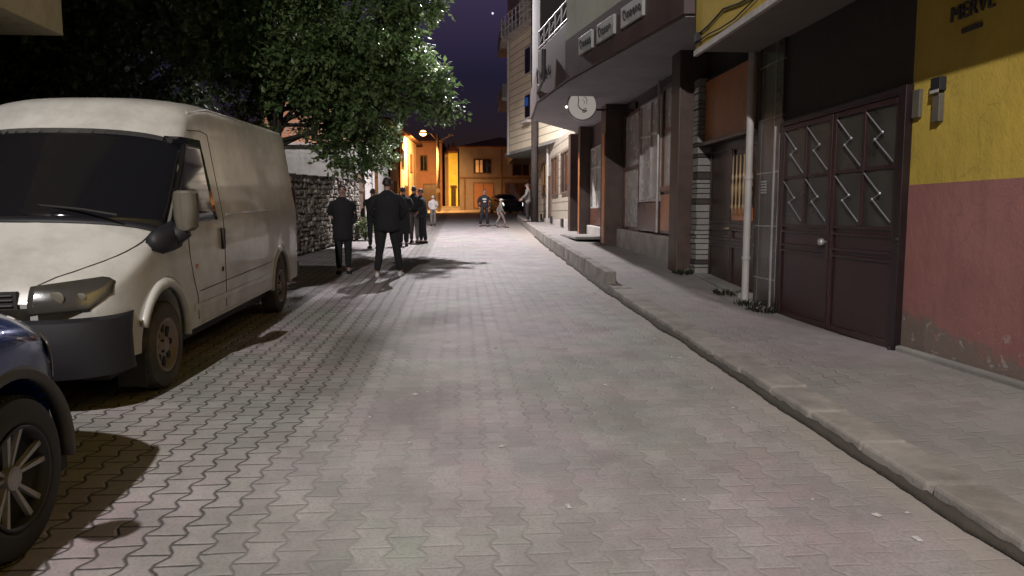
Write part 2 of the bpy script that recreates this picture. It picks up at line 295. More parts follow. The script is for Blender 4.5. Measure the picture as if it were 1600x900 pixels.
# ============================================================ mesh helpers
class MB:
    def __init__(s): s.v = []; s.f = []; s.mi = []
    def add(s, vs, fs, mi=0):
        o = len(s.v); s.v += [tuple(p) for p in vs]; s.f += [tuple(i+o for i in f) for f in fs]; s.mi += [mi]*len(fs)
    def box(s, x0, x1, y0, y1, z0, z1, mi=0):
        s.add([(x0, y0, z0), (x1, y0, z0), (x1, y1, z0), (x0, y1, z0), (x0, y0, z1), (x1, y0, z1), (x1, y1, z1), (x0, y1, z1)],
              [(3, 2, 1, 0), (4, 5, 6, 7), (0, 1, 5, 4), (1, 2, 6, 5), (2, 3, 7, 6), (3, 0, 4, 7)], mi)
    def prism(s, poly, z0, z1, mi=0):
        n = len(poly); s.add([(x, y, z0) for x, y in poly]+[(x, y, z1) for x, y in poly],
              [tuple(range(n-1, -1, -1)), tuple(range(n, 2*n))]+[(i, (i+1) % n, n+(i+1) % n, n+i) for i in range(n)], mi)
    def wallbox(s, p, q, t, z0, z1, mi=0, d0=0.0):
        """box standing on the segment p-q, from depth d0 to d0+t to the right of p->q"""
        p = Vector(p); q = Vector(q); d = (q-p).normalized(); n = Vector((d.y, -d.x))
        a = p+n*d0; b_ = q+n*d0; c = q+n*(d0+t); e_ = p+n*(d0+t); s.prism([tuple(a), tuple(b_), tuple(c), tuple(e_)], z0, z1, mi)
    def tube(s, pts, r, n=8, mi=0, cap=True, sy=1.0):
        pts = [Vector(p) for p in pts]; rs = r if isinstance(r, (list, tuple)) else [r]*len(pts); rings = []
        up = Vector((0, 0, 1))
        for i, p in enumerate(pts):
            d = (pts[min(i+1, len(pts)-1)]-pts[max(i-1, 0)]).normalized()
            u = d.cross(up if abs(d.z) < .95 else Vector((1, 0, 0))).normalized(); v = d.cross(u).normalized()
            rings.append([p+u*math.cos(2*math.pi*k/n)*rs[i]+v*math.sin(2*math.pi*k/n)*rs[i]*sy for k in range(n)])
        s.rings(rings, mi, cap)
    def rings(s, rings, mi=0, cap=True):
        n = len(rings[0]); vs = [p for r_ in rings for p in r_]; fs = []
        for i in range(len(rings)-1):
            for k in range(n): fs.append((i*n+k, i*n+(k+1) % n, (i+1)*n+(k+1) % n, (i+1)*n+k))
        if cap: fs += [tuple(range(n-1, -1, -1)), tuple((len(rings)-1)*n+k for k in range(n))]
        s.add(vs, fs, mi)
    def lathe(s, prof, n=24, axis='x', c=(0, 0, 0), mi=0, cap=True):
        rings = []
        for (h, r_) in prof:
            ring = []
            for k in range(n):
                a = 2*math.pi*k/n; ca, sa = math.cos(a)*r_, math.sin(a)*r_
                p = (h, ca, sa) if axis == 'x' else ((ca, h, sa) if axis == 'y' else (ca, sa, h))
                ring.append((p[0]+c[0], p[1]+c[1], p[2]+c[2]))
            rings.append(ring)
        s.rings(rings, mi, cap)
    def ell(s, c, rx, ry, rz, mi=0, n=12, m=8):
        rings = []
        for i in range(1, m):
            a = math.pi*i/m; rings.append([(c[0]+rx*math.sin(a)*math.cos(2*math.pi*k/n), c[1]+ry*math.sin(a)*math.sin(2*math.pi*k/n), c[2]-rz*math.cos(a)) for k in range(n)])
        s.rings(rings, mi)
    def build(s, name, mats, parent=None, smooth=False, bevel=0, sub=0, norm=True):
        me = bpy.data.meshes.new(name); me.from_pydata(s.v, [], s.f)
        if not isinstance(mats, (list, tuple)): mats = [mats]
        for m in mats: me.materials.append(m)
        me.polygons.foreach_set('material_index', s.mi)
        if norm:
            bm = bmesh.new(); bm.from_mesh(me); bmesh.ops.recalc_face_normals(bm, faces=bm.faces); bm.to_mesh(me); bm.free()
        me.validate(); me.update()
        o = bpy.data.objects.new(name, me); COL.objects.link(o); o.parent = parent
        if smooth: me.polygons.foreach_set('use_smooth', [True]*len(me.polygons))
        if bevel:
            bv = o.modifiers.new('bevel', 'BEVEL'); bv.width = bevel; bv.segments = 2; bv.limit_method = 'ANGLE'; bv.angle_limit = R(40)
        if sub:
            sb = o.modifiers.new('sub', 'SUBSURF'); sb.levels = sub; sb.render_levels = sub
        return o
def bx(name, m, parent, *a, bevel=0):
    b = MB(); b.box(*a); return b.build(name, m, parent, bevel=bevel)
def thing(name, label, cat, loc=(0, 0, 0), rz=0, group=None, tilt=False):
    o = bpy.data.objects.new(name, None); COL.objects.link(o); o.location = loc
    o.rotation_euler = (math.atan(S) if tilt else 0, 0, rz); o['label'] = label; o['category'] = cat
    if group: o['group'] = group
    return o
def tag(o, label, cat, group=None):
    o['label'] = label; o['category'] = cat
    if group: o['group'] = group
    return o
def struct(o): o['kind'] = 'structure'; return o
def zr(y): return S*y
def bake(o):
    dg = bpy.context.evaluated_depsgraph_get(); dg.update()
    me = bpy.data.meshes.new_from_object(o.evaluated_get(dg)); o.modifiers.clear(); old = o.data; o.data = me; bpy.data.meshes.remove(old); return o
def lerp_tab(tab, y):
    if y <= tab[0][0]: return tab[0][1]
    for (a, va), (b_, vb) in zip(tab, tab[1:]):
        if y <= b_: return va+(vb-va)*(y-a)/(b_-a)
    return tab[-1][1]

# ============================================================ ground, road, kerb, pavement
g = MB(); g.add([(-260, -120, zr(-120)-.02), (260, -120, zr(-120)-.02), (260, 400, zr(400)-.02), (-260, 400, zr(400)-.02)], [(0, 1, 2, 3)]); struct(g.build('ground', M['ground']))
g = MB(); ys = [-14+i*2 for i in range(50)]
vs = []; fs = []
for y in ys: vs += [(-6.5 if y > -2 else -6.5, y, zr(y)), (9.5 if y > 54 else 4.2, y, zr(y))]
for i in range(len(ys)-1): fs.append((2*i, 2*i+1, 2*i+3, 2*i+2))
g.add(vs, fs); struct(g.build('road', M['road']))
XK = [(-14, 2.30), (11.3, 2.30), (21.3, 2.56), (42, 3.36), (55, 4.6)]
HK = [(-14, .075), (9, .075), (11.2, .11), (11.6, .14), (13.5, .26), (16, .285), (60, .285)]
HW = [(-14, .17), (4.8, .17), (6.2, .12), (7.2, .055), (8.7, .03), (9.7, .08), (11.8, .20), (13.1, .225), (18, .21), (25, .25), (37, .22), (60, .26)]
g = MB(); vs = []; fs = []; ys = []; y = -14.0
while y < 55: ys.append(y); y += .25
nx = 10
for y in ys:
    xk = lerp_tab(XK, y)+.1
    for i in range(nx+1):
        t = i/nx; x = xk+(4.6-xk)*t; hk = lerp_tab(HK, y)-.006; hw = lerp_tab(HW, y)
        tt = t*t*(3-2*t); h = hk+(hw-hk)*tt + (mnoise.noise(Vector((x*1.3, y*1.3, 0)))*.008 if 0 < i else 0)
        vs.append((x, y, zr(y)+h))
for j in range(len(ys)-1):
    for i in range(nx): a = j*(nx+1)+i; fs.append((a, a+1, a+nx+2, a+nx+1))
g.add(vs, fs); struct(g.build('pavement', M['walk'], smooth=True))
# kerb stones: low worn run near, tall raised run further up
k = MB()
y = -14.0
while y < 54:
    L = .62 if y < 11 else .8
    if y < 11.3 < y+L: y1 = 11.3
    else: y1 = y+L
    far = y >= 11.29; h = .30 if far else lerp_tab(HK, y)+.012; wd = .17 if far else .30
    j = random.uniform(-.008, .008); x0 = lerp_tab(XK, y)+j; x1 = lerp_tab(XK, y1-.01)+j; gp = .013
    if far: h += random.uniform(-.008, .008)
    else: h += random.uniform(-.006, .006)
    z0 = zr(y); z1 = zr(y1)
    k.add([(x0, y+gp, z0-.05), (x0+wd, y+gp, z0-.05), (x1+wd, y1-gp, z1-.05), (x1, y1-gp, z1-.05),
           (x0+.015, y+gp, z0+h), (x0+wd, y+gp, z0+h), (x1+wd, y1-gp, z1+h), (x1+.015, y1-gp, z1+h)],
          [(3, 2, 1, 0), (4, 5, 6, 7), (0, 1, 5, 4), (1, 2, 6, 5), (2, 3, 7, 6), (3, 0, 4, 7)])
    y = y1
struct(k.build('kerb', M['kerb'], bevel=.018))
# strip of dirt and moss choking the gutter along the kerb
d = MB(); rr = []; y = -3.0
random.seed(5)
while y < 26:
    xk = lerp_tab(XK, y); wv = .035+.05*mnoise.noise(Vector((0, y*1.3, 3)))+.012*random.random()
    rr.append([(xk-wv, y, zr(y)+.003), (xk-.02, y, zr(y)+.022+.012*random.random()), (xk+.012, y, zr(y)+.032+.02*random.random()), (xk+.02, y, zr(y)-.02)]); y += .07
d.rings(rr); struct(d.build('gutter_dirt', M['moss'], smooth=True))

# ============================================================ yellow and red apartment block (right, near)
A = thing('apartment_building', 'yellow and dusty red plastered building with maroon garage gate nearest on the right', 'building', (4.0, 6.4, zr(6.4)))
off = Vector((4.0, 6.4, zr(6.4)))
def P(o, parent=A, of=None):      # put a world-space mesh under a thing without moving it
    o.parent = parent; o.matrix_parent_inverse = Matrix.Translation(-(parent.location if parent.parent is None and of is None else of)); return o
def wp(mb, name, m, parent, **kw):
    o = mb.build(name, m, None, **kw); o.parent = parent
    r_ = parent
    T = Matrix.Identity(4); chain = []
    while r_ is not None: chain.append(r_); r_ = r_.parent
    for c_ in reversed(chain): T = T @ c_.matrix_parent_inverse @ c_.matrix_basis
    o.matrix_parent_inverse = T.inverted(); return o
def wbox(name, m, parent, *a, bevel=0):
    b = MB(); b.box(*a); return wp(b, name, m, parent, bevel=bevel)
wbox('lower_wall', M['red'], A, 4.0, 4.4, -9, 6.34, -.4, 1.765)
wbox('upper_wall', M['yellow'], A, 4.003, 4.4, -9, 6.34, 1.765, 3.66)
b = MB(); b.box(3.93, 4.0, -9, 6.3, -.3, .33); wp(b, 'plinth', M['concrete'], A, bevel=.02)
b = MB(); b.box(4.004, 4.4, 6.34, 12.0, 2.62, 3.66); b.box(4.25, 4.4, 6.34, 12.0, -.2, 2.62); wp(b, 'gate_surround', M['dark_wall'], A)
wbox('bay', M['yellow'], A, 3.15, 4.6, -9, 9.8, 3.66, 9.2, bevel=.01)
wbox('bay_soffit', M['soffit'], A, 3.19, 4.004, -8.96, 9.76, 3.645, 3.66)
wbox('drip_edge', M['whiteslab'], A, 3.135, 3.185, -9, 9.81, 3.59, 3.66)
wbox('party_wall', M['dark_wall'], A, 4.12, 4.6, 9.8, 12.02, 3.66, 9.2); wbox('roof', M['tilesroof'], A, 2.9, 9, -9.2, 10.0, 9.2, 9.35); wbox('rear_block', M['dark_wall'], A, 4.6, 9, -9, 12.0, -.4, 9.2)
# cables sagging along the bay
b = MB(); pts = []
for i in range(25):
    yy = 9.72-i*.5; pts.append((3.13, yy, 3.83+.05*math.sin(i*.9)-.03*math.sin(i*2.3)))
b.tube(pts, .012, 6); pts = [(3.125, 9.7-i*.45, 3.70+.04*math.sin(i*1.3+1)+.012*i) for i in range(24)]; b.tube(pts, .009, 6)
b.tube([(3.12, 9.76, 5.5), (3.12, 9.74, 4.4), (3.125, 9.72, 3.8), (3.13, 9.5, 3.7)], .012, 6); b.box(3.09, 3.15, 9.55, 9.68, 3.74, 3.84)
wp(b, 'cable', M['black'], A)
# sign lettering above: raised metal letters
def text_obj(txt, size, m, parent, loc, rot, extr=.01, name='lettering', space=1.0):
    cu = bpy.data.curves.new(name, 'FONT'); cu.body = txt; cu.size = size; cu.extrude = extr; cu.align_x = 'CENTER'; cu.align_y = 'CENTER'; cu.space_character = space
    o = bpy.data.objects.new(name, cu); COL.objects.link(o); dg = bpy.context.evaluated_depsgraph_get(); dg.update()
    me = bpy.data.meshes.new_from_object(o.evaluated_get(dg)); bpy.data.objects.remove(o)
    me.transform(Matrix.Translation(Vector(loc)) @ rot.to_4x4()); me.materials.append(m)
    o = bpy.data.objects.new(name, me); COL.objects.link(o)
    if parent is not None:
        o.parent = parent; T = Matrix.Identity(4); chain = []; r_ = parent
        while r_ is not None: chain.append(r_); r_ = r_.parent
        for c_ in reversed(chain): T = T @ c_.matrix_parent_inverse @ c_.matrix_basis
        o.matrix_parent_inverse = T.inverted()
    return o
def facing(dx, dy):   # text lying in the vertical plane whose outward normal is (dx,dy)
    n = Vector((dx, dy, 0)).normalized(); up = Vector((0, 0, 1)); r_ = up.cross(n)
    return Matrix((r_, up, n)).transposed()
text_obj('MERVE', .17, M['signpaint'], A, (3.995, 5.62, 3.10), facing(-1, 0), .012)
b = MB(); b.box(3.985, 4.003, 5.5, 5.72, 2.93, 2.965); b.box(3.985, 4.003, 5.35, 5.9, 3.24, 3.28); wp(b, 'lettering_rule', M['signpaint'], A)
# plate, bell box and meter
mbx = wbox('wall_plate', M['greycoat'], A, 3.97, 4.003, 6.19, 6.29, 2.34, 2.58, bevel=.004)
b = MB(); b.box(3.955, 4.003, 5.90, 5.99, 2.27, 2.50); wp(b, 'intercom', M['greycoat'], A, bevel=.005)
b = MB(); b.box(3.94, 4.003, 5.885, 6.005, 2.52, 2.63); wp(b, 'meter_box', M['darkplastic'], A, bevel=.005)
wbox('meter_label', M['signwhite'], A, 3.935, 3.94, 5.89, 6.0, 2.505, 2.53)
# ---- garage gate, two maroon leaves
G0, G1, GB, GT = 6.40, 8.86, .275, 2.56
b = MB(); b.box(3.93, 4.01, 6.32, 6.42, .20, 2.64); b.box(3.95, 4.01, 8.84, 8.9, .24, 2.62); b.box(3.95, 4.01, 6.42, 8.84, 2.57, 2.62); wp(b, 'gate_frame', M['maroon_d'], A, bevel=.005)
for li, (y0, y1) in enumerate(((6.43, 7.60), (7.63, 8.83))):
    f = MB(); X0, X1 = 3.955, 3.995
    st = .055
    f.box(X0, X1, y0, y0+st, GB, GT); f.box(X0, X1, y1-st, y1, GB, GT)
    for z in (GB, 1.06, 1.13, 1.29, 1.36): f.box(X0, X1, y0+st, y1-st, z, z+(.06 if z == GB else .028))
    f.box(X0, X1, y0+st, y1-st, GT-.05, GT); ym = (y0+y1)/2; f.box(X0, X1, ym-.02, ym+.02, 1.40, GT-.05); f.box(X0+.005, X1, y0+st, y1-st, 1.93, 1.96)
    leaf = wp(f, 'gate_leaf', M['maroon'], A, bevel=.004)
    wbox('lower_panel', M['maroon'], leaf, 3.975, 3.985, y0+st, y1-st, GB+.06, 1.37); wbox('glass_panel', M['frosted'], leaf, 3.978, 3.984, y0+st, y1-st, 1.37, GT-.05)
    gr = MB()
    for (ya, yb) in ((y0+st, ym-.02), (ym+.02, y1-st)):
        for (za, zb) in ((1.41, 1.93), (1.96, GT-.05)):
            W = yb-ya; H = zb-za; xg = 3.95
            # y grows away from the camera, i.e. leftwards in the view
            a1_ = (xg, yb-.05*W, zb-.05*H); a2_ = (xg, ya+.40*W, za+.56*H); b1_ = (xg, yb-.36*W, za+.46*H); b2_ = (xg, ya+.03*W, za+.05*H)
            gr.tube([a1_, a2_], .0065, 6); gr.tube([b1_, b2_], .0065, 6); gr.tube([a2_, b1_], .0055, 6)
            for q in (a2_, b1_): gr.ell(q, .012, .017, .017, n=8, m=6)
    wp(gr, 'ornament', M['rimsilver'], leaf)
b = MB(); b.lathe([(0, .016), (-.03, .016), (-.035, .036), (-.065, .042), (-.085, .03), (-.09, .005)], 14, 'x', (3.955, 7.665, 1.21)); wp(b, 'handle', M['steel'], A, smooth=True)
b = MB(); b.tube([(3.92, 6.36, .30), (3.92, 6.36, .20)], .018, 8); wp(b, 'gate_bolt', M['black'], A); b = MB(); b.tube([(3.93, 6.33, 1.28), (3.90, 6.33, 1.28)], .02, 8); wp(b, 'gate_bolt', M['black'], A)
# tiled pilaster with a vent plate and electric box
wbox('tiled_pilaster', M['tile'], A, 3.97, 4.25, 8.90, 9.62, .1, 3.64); wbox('metal_trim', M['steel'], A, 3.955, 3.975, 9.06, 9.085, .25, 2.6)
wbox('metal_trim', M['steel'], A, 3.955, 3.975, 8.905, 8.925, .4, 2.5)
b = MB()
for i in range(5): b.box(3.958, 3.97, 9.30, 9.44, 1.78+i*.035, 1.80+i*.035)
wp(b, 'vent_grille', M['signwhite'], A)
b = MB(); b.tube([(3.90, 9.72, zr(9.7)+.07), (3.90, 9.72, 3.64)], .048, 14)
for z in (.9, 1.98): b.lathe([(z, .06), (z+.04, .06)], 14, 'z', (3.90, 9.72, 0))
wp(b, 'drainpipe', M['white_pipe'], A, smooth=False)
# entrance door, double leaf, dark wood with turned brass spindles
D = wbox('entrance_door', M['dark_wood'], A, 4.10, 4.16, 9.85, 11.80, .30, 2.62, bevel=.01)
b = MB()
for y0, y1 in ((9.9, 10.78), (10.82, 11.75)):
    for z0, z1 in ((.40, 1.05), (1.12, 1.30), (1.38, 2.5)):
        t = .035
        b.box(4.075, 4.10, y0, y1, z0, z0+t); b.box(4.075, 4.10, y0, y1, z1-t, z1); b.box(4.075, 4.10, y0, y0+t, z0+t, z1-t); b.box(4.075, 4.10, y1-t, y1, z0+t, z1-t)
wp(b, 'door_moulding', M['dark_wood'], D, bevel=.004)
b = MB()
for yy in (10.0, 10.14, 10.28, 10.42, 10.56, 10.70):
    prof = [(1.50, .010), (1.58, .010), (1.62, .026), (1.67, .010), (1.78, .018), (1.9, .028), (2.0, .012), (2.06, .026), (2.1, .010), (2.36, .010)]
    b.lathe(prof, 8, 'z', (4.055, yy, 0))
wp(b, 'spindle_grille', M['brass'], D, smooth=True)
wbox('door_glass', M['orange_wood'], D, 4.07, 4.075, 9.96, 10.74, 1.42, 1.60); b = MB(); b.tube([(4.07, 10.84, 1.3), (4.03, 10.84, 1.3), (4.03, 10.95, 1.3)], .012, 8); wp(b, 'handle', M['brass'], D)
wbox('transom_panel', M['orange_wood'], A, 3.99, 4.10, 9.80, 11.82, 2.66, 3.62, bevel=.01)
b = MB(); b.box(3.90, 4.14, 9.78, 11.84, 2.60, 2.655); wp(b, 'door_lintel', M['dark_wood'], A, bevel=.006)
b = MB(); b.add([(3.86, 9.85, zr(9.85)+.06), (4.2, 9.85, zr(9.85)+.06), (4.2, 11.85, zr(11.85)+.15), (3.86, 11.85, zr(11.85)+.15), (3.86, 9.85, .42), (4.2, 9.85, .42), (4.2, 11.85, .55), (3.86, 11.85, .55)],
    [(3, 2, 1, 0), (4, 5, 6, 7), (0, 1, 5, 4), (1, 2, 6, 5), (2, 3, 7, 6), (3, 0, 4, 7)]); wp(b, 'doorstep', M['concrete'], A, bevel=.02)
b = MB(); random.seed(3); z = .45
while z < 3.6:
    hh = random.uniform(.05, .13); b.box(3.90+random.uniform(-.012, .012), 4.2, 11.86, 12.12, z, z+hh-.012, random.choice([0, 0, 0, 0, 0, 1])); z += hh
wp(b, 'split_stone_strip', [M['concrete'], M['slate']], A, bevel=.006)

# ============================================================ shop building with jutting upper floor
B = thing('shop_building', 'brown fronted shop building with jutting canopy, cream upper wall and balcony', 'building', (4.0, 16, zr(16)))
CP = [(4.5, 9.95), (3.08, 10.1), (2.2, 15.2), (1.92, 18.05), (2.1, 21.3), (4.5, 25.4)]
b = MB(); b.prism([(4.5, 10.03), (3.12, 10.16), (2.25, 15.2), (1.97, 18.05), (2.15, 21.25), (4.5, 25.3)], 4.19, 4.22); wp(b, 'canopy', M['canopy'], B)
b = MB(); b.prism(CP, 4.22, 5.0); wp(b, 'fascia', M['fascia'], B)
b = MB(); b.prism([(4.5, 10.0), (3.10, 10.12), (2.22, 15.18), (4.5, 15.6)], 5.0, 9.4); wp(b, 'upper_wall', M['cream_wall'], B)
b = MB(); b.prism([(4.5, 15.6), (3.4, 15.4), (3.2, 21.0), (4.5, 25.3)], 5.0, 9.4); b.prism([(4.5, 18.4), (2.0, 18.05), (2.14, 21.26), (4.5, 25.3)], 5.0, 9.4); wp(b, 'recessed_wall', M['dark_wall'], B)
b = MB(); b.wallbox((2.24, 15.25), (1.95, 18.05), .12, 5.0, 5.4); wp(b, 'balcony_parapet', M['fascia'], B, bevel=.01)
b = MB(); p0 = Vector((2.26, 15.25)); p1 = Vector((1.97, 18.0))
for zz in (5.46, 5.84): b.tube([(p0.x, p0.y, zz), (p1.x, p1.y, zz)], .022, 8)
for i in range(6):
    q = p0.lerp(p1, i/5); b.tube([(q.x, q.y, 5.38), (q.x, q.y, 5.84)], .018, 6)
    if i < 5:
        q2 = p0.lerp(p1, (i+.5)/5); b.tube([(q2.x+.03*math.sin(t), q2.y+.1*math.cos(t), 5.65+.1*math.sin(t)) for t in [j*.7 for j in range(10)]], .008, 5)
wp(b, 'balcony_railing', M['rail'], B)
b = MB(); b.prism([(4.5, 9.9), (3.0, 10.0), (2.1, 15.2), (1.85, 18.05), (2.0, 21.4), (4.5, 25.5)], 9.4, 9.6); wp(b, 'roof', M['concrete'], B)
b = MB(); b.box(2.66, 2.72, 15.9, 17.9, 5.9, 7.5); o = wp(b, 'balcony_window', M['glass'], B)
wbox('shop_wall', M['fascia'], B, 4.13, 4.5, 12.02, 25.4, .2, 4.22)
# columns
for (y0, y1, x0) in ((12.14, 12.62, 3.66), (18.05, 18.62, 3.62), (22.6, 23.0, 3.75), (24.9, 25.35, 3.8)):
    wbox('column', M['brown_col'], B, x0, 4.13, y0, y1, zr(y0)+.1, 4.22, bevel=.012)
wbox('column_edge_strip', M['orange_wood'], B, 3.60, 3.62, 18.10, 18.34, zr(18)+.3, 3.5)
wbox('column_edge_strip', M['orange_wood'], B, 3.735, 3.75, 22.62, 22.8, zr(22)+.3, 3.4)
# low white walls under the windows
b = MB(); b.add([(3.92, 12.64, .45), (4.14, 12.64, .45), (4.14, 18.03, .6), (3.92, 18.03, .6), (3.92, 12.64, 1.06), (4.14, 12.64, 1.06), (4.14, 18.03, 1.16), (3.92, 18.03, 1.16)],
   [(3, 2, 1, 0), (4, 5, 6, 7), (0, 1, 5, 4), (1, 2, 6, 5), (2, 3, 7, 6), (3, 0, 4, 7)]); wp(b, 'low_wall', M['whiteslab'], B, bevel=.02)
b = MB(); b.add([(3.96, 18.64, .65), (4.14, 18.64, .65), (4.14, 22.58, .75), (3.96, 22.58, .75), (3.96, 18.64, 1.12), (4.14, 18.64, 1.12), (4.14, 22.58, 1.2), (3.96, 22.58, 1.2)],
   [(3, 2, 1, 0), (4, 5, 6, 7), (0, 1, 5, 4), (1, 2, 6, 5), (2, 3, 7, 6), (3, 0, 4, 7)]); wp(b, 'low_wall', M['whiteslab'], B, bevel=.02)
def framed(parent, name, y0, y1, z0, z1, x, fm, gm, mull=(), rails=(), fw=.07, dep=.06):
    f = MB(); f.box(x-dep, x, y0, y0+fw, z0, z1); f.box(x-dep, x, y1-fw, y1, z0, z1); f.box(x-dep, x, y0+fw, y1-fw, z0, z0+fw); f.box(x-dep, x, y0+fw, y1-fw, z1-fw, z1)
    for m_ in mull: f.box(x-dep*.9, x, m_-fw/2, m_+fw/2, z0+fw, z1-fw)
    for r_ in rails: f.box(x-dep*.8, x, y0+fw, y1-fw, r_-fw/2, r_+fw/2)
    o = wp(f, name, fm, parent, bevel=.004); wbox('pane', gm, o, x-.02, x-.012, y0+fw, y1-fw, z0+fw, z1-fw); return o
framed(B, 'window', 12.66, 14.6, 1.14, 4.0, 4.12, M['brown_wood'], M['paleglass'], (), (1.95, 3.15))
framed(B, 'window', 14.66, 16.4, 1.78, 3.9, 4.12, M['steel'], M['paleglass'], (15.5,), (3.2,), .05)
framed(B, 'window', 16.42, 18.0, 1.14, 3.9, 4.12, M['brown_wood'], M['paleglass'], (), (2.6,), .08)
wbox('sash', M['brown_wood'], B, 4.01, 4.05, 12.75, 14.5, 1.96, 2.06); wbox('panel', M['orange_wood'], B, 4.03, 4.06, 12.8, 14.5, 1.2, 1.9)
wbox('panel', M['brown_wood'], B, 4.03, 4.07, 14.66, 16.4, 1.16, 1.76)
b = MB(); b.tube([(4.0, 14.63, 1.15), (4.0, 14.63, 4.15)], .03, 8); wp(b, 'downpipe', M['steel'], B); b = MB(); b.tube([(3.98, 12.72, 3.3), (3.98, 12.72, 4.7)], .02, 8); wp(b, 'downpipe', M['steel'], B)
framed(B, 'shop_door', 18.68, 19.9, .98, 3.4, 4.12, M['dark_wood'], M['glass'], (), (1.8,), .09)
framed(B, 'window', 19.95, 22.5, 1.7, 3.5, 4.12, M['white_pipe'], M['paleglass'], (20.8, 21.6), (2.9,), .05)
wbox('panel', M['brown_wood'], B, 4.05, 4.12, 19.95, 22.5, 1.2, 1.7)
framed(B, 'shop_door', 23.05, 24.85, 1.0, 3.5, 4.12, M['dark_wood'], M['glass'], (23.9,), (), .08)
b = MB(); b.box(3.1, 4.1, 19.3, 22.2, zr(20)+.30, zr(20)+.37); wp(b, 'entrance_slab', M['concrete'], B, bevel=.015)
# flat signs on the fascia
fd = Vector((2.2-3.08, 15.2-10.1)).normalized(); fn = Vector((-fd.y, fd.x))
def fas(yv): t = (yv-10.1)/(15.2-10.1); return Vector((3.08-.88*t, yv))
def squig(mb, origin, ux, uz, nrm, w_, h_, seed):
    rnd = random.Random(seed); x = -w_/2
    first = True
    while x < w_/2:
        cw = h_*(.9 if first else .5); n_ = 10; pts = []
        for i in range(n_+1):
            a = -.6+i*(5.0 if first else rnd.uniform(3.5, 5.6))/n_; pts.append(origin+ux*(x+cw*.5+cw*.42*math.cos(a+.6))+uz*((.42 if first else .28)*h_*math.sin(a)-(0 if first else .1*h_))+nrm*.004)
        mb.tube(pts, h_*.055, 5); x += cw*1.08; first = False
for i, (ya, yb, lab) in enumerate(((11.35, 12.2, 'small white lettered sign on brown fascia, nearest the yellow building'), (12.5, 13.3, 'small white lettered sign on brown fascia, middle of the row of three'), (13.55, 14.25, 'small white lettered sign on brown fascia, nearest the balcony railing'))):
    pa, pb = fas(ya), fas(yb); s_ = MB(); s_.wallbox(tuple(pa+fn*.05), tuple(pb+fn*.05), .05, 4.52, 4.84)
    o = s_.build('sign', M['signwhite'], None, bevel=.006); tag(o, lab, 'sign', 'white signs on the shop fascia')
    q = MB(); c = (pa+pb)/2+fn*.055; squig(q, Vector((c.x, c.y, 4.68)), Vector((-fd.x, -fd.y, 0)), Vector((0, 0, 1)), Vector((fn.x, fn.y, 0)), (yb-ya)*.78, .2, i+4); wp(q, 'lettering', M['signpaint'], o)
# dark wrought sign below the balcony
b = MB(); ob = Vector((2.0, 17.4, 4.75))
squig(b, ob, Vector((.1, -1, 0)).normalized(), Vector((0, 0, 1)), Vector((-1, -.1, 0)), 1.3, .5, 21); b.tube([(1.93, 16.7, 4.5), (1.93, 16.62, 5.15)], .05, 8); b.tube([(1.93, 17.9, 4.4), (1.93, 16.7, 4.48)], .03, 6)
o = b.build('wrought_sign', M['signpaint'], None); tag(o, 'dark wrought lettering fixed to brown parapet below the balcony railing', 'sign')
# round projecting sign
RS = thing('round_sign', 'round white projecting sign with dark curved emblem under the canopy', 'sign', (2.85, 17.0, 4.02))
b = MB(); b.lathe([(-.06, .30), (-.065, .345), (.065, .345), (.06, .30)], 40, 'y', (2.85, 17.0, 3.99)); wp(b, 'sign_rim', M['signwhite'], RS)
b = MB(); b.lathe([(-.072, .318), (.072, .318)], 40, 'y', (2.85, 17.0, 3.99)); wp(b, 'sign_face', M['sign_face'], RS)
b = MB(); c = Vector((2.85, 16.92, 3.99))
b.tube([c+Vector((-.10, 0, .20)), c+Vector((-.085, 0, .10)), c+Vector((-.10, 0, .0)), c+Vector((-.06, 0, -.07)), c+Vector((.02, 0, -.12)), c+Vector((.09, 0, -.13))], [.02, .032, .026, .032, .038, .042], 7, sy=.3)
b.tube([c+Vector((.03, 0, -.10)), c+Vector((.08, 0, -.07)), c+Vector((.10, 0, -.13)), c+Vector((.05, 0, -.16)), c+Vector((0, 0, -.15))], .036, 7, sy=.3)
b.tube([c+Vector((.02, 0, .17)), c+Vector((.07, 0, .18)), c+Vector((.105, 0, .12)), c+Vector((.10, 0, .02))], [.012, .02, .022, .012], 7, sy=.3)
b.tube([c+Vector((.0, 0, .13)), c+Vector((.04, 0, .10)), c+Vector((.05, 0, .03))], .013, 6, sy=.3)
wp(b, 'emblem', M['signpaint'], RS)
b = MB(); b.tube([(3.19, 17, 3.90), (4.13, 17, 3.90)], .022, 8); b.tube([(3.0, 17, 4.25), (3.0, 17, 4.30)], .02, 8); b.box(4.08, 4.13, 16.92, 17.08, 3.9, 4.08); wp(b, 'bracket', M['black'], RS)
b = MB(); b.ell((2.49, 16.95, 3.95), .03, .03, .03); wp(b, 'sign_bulb', emit('sign_bulb', (1, .95, .95), 2.5), RS)

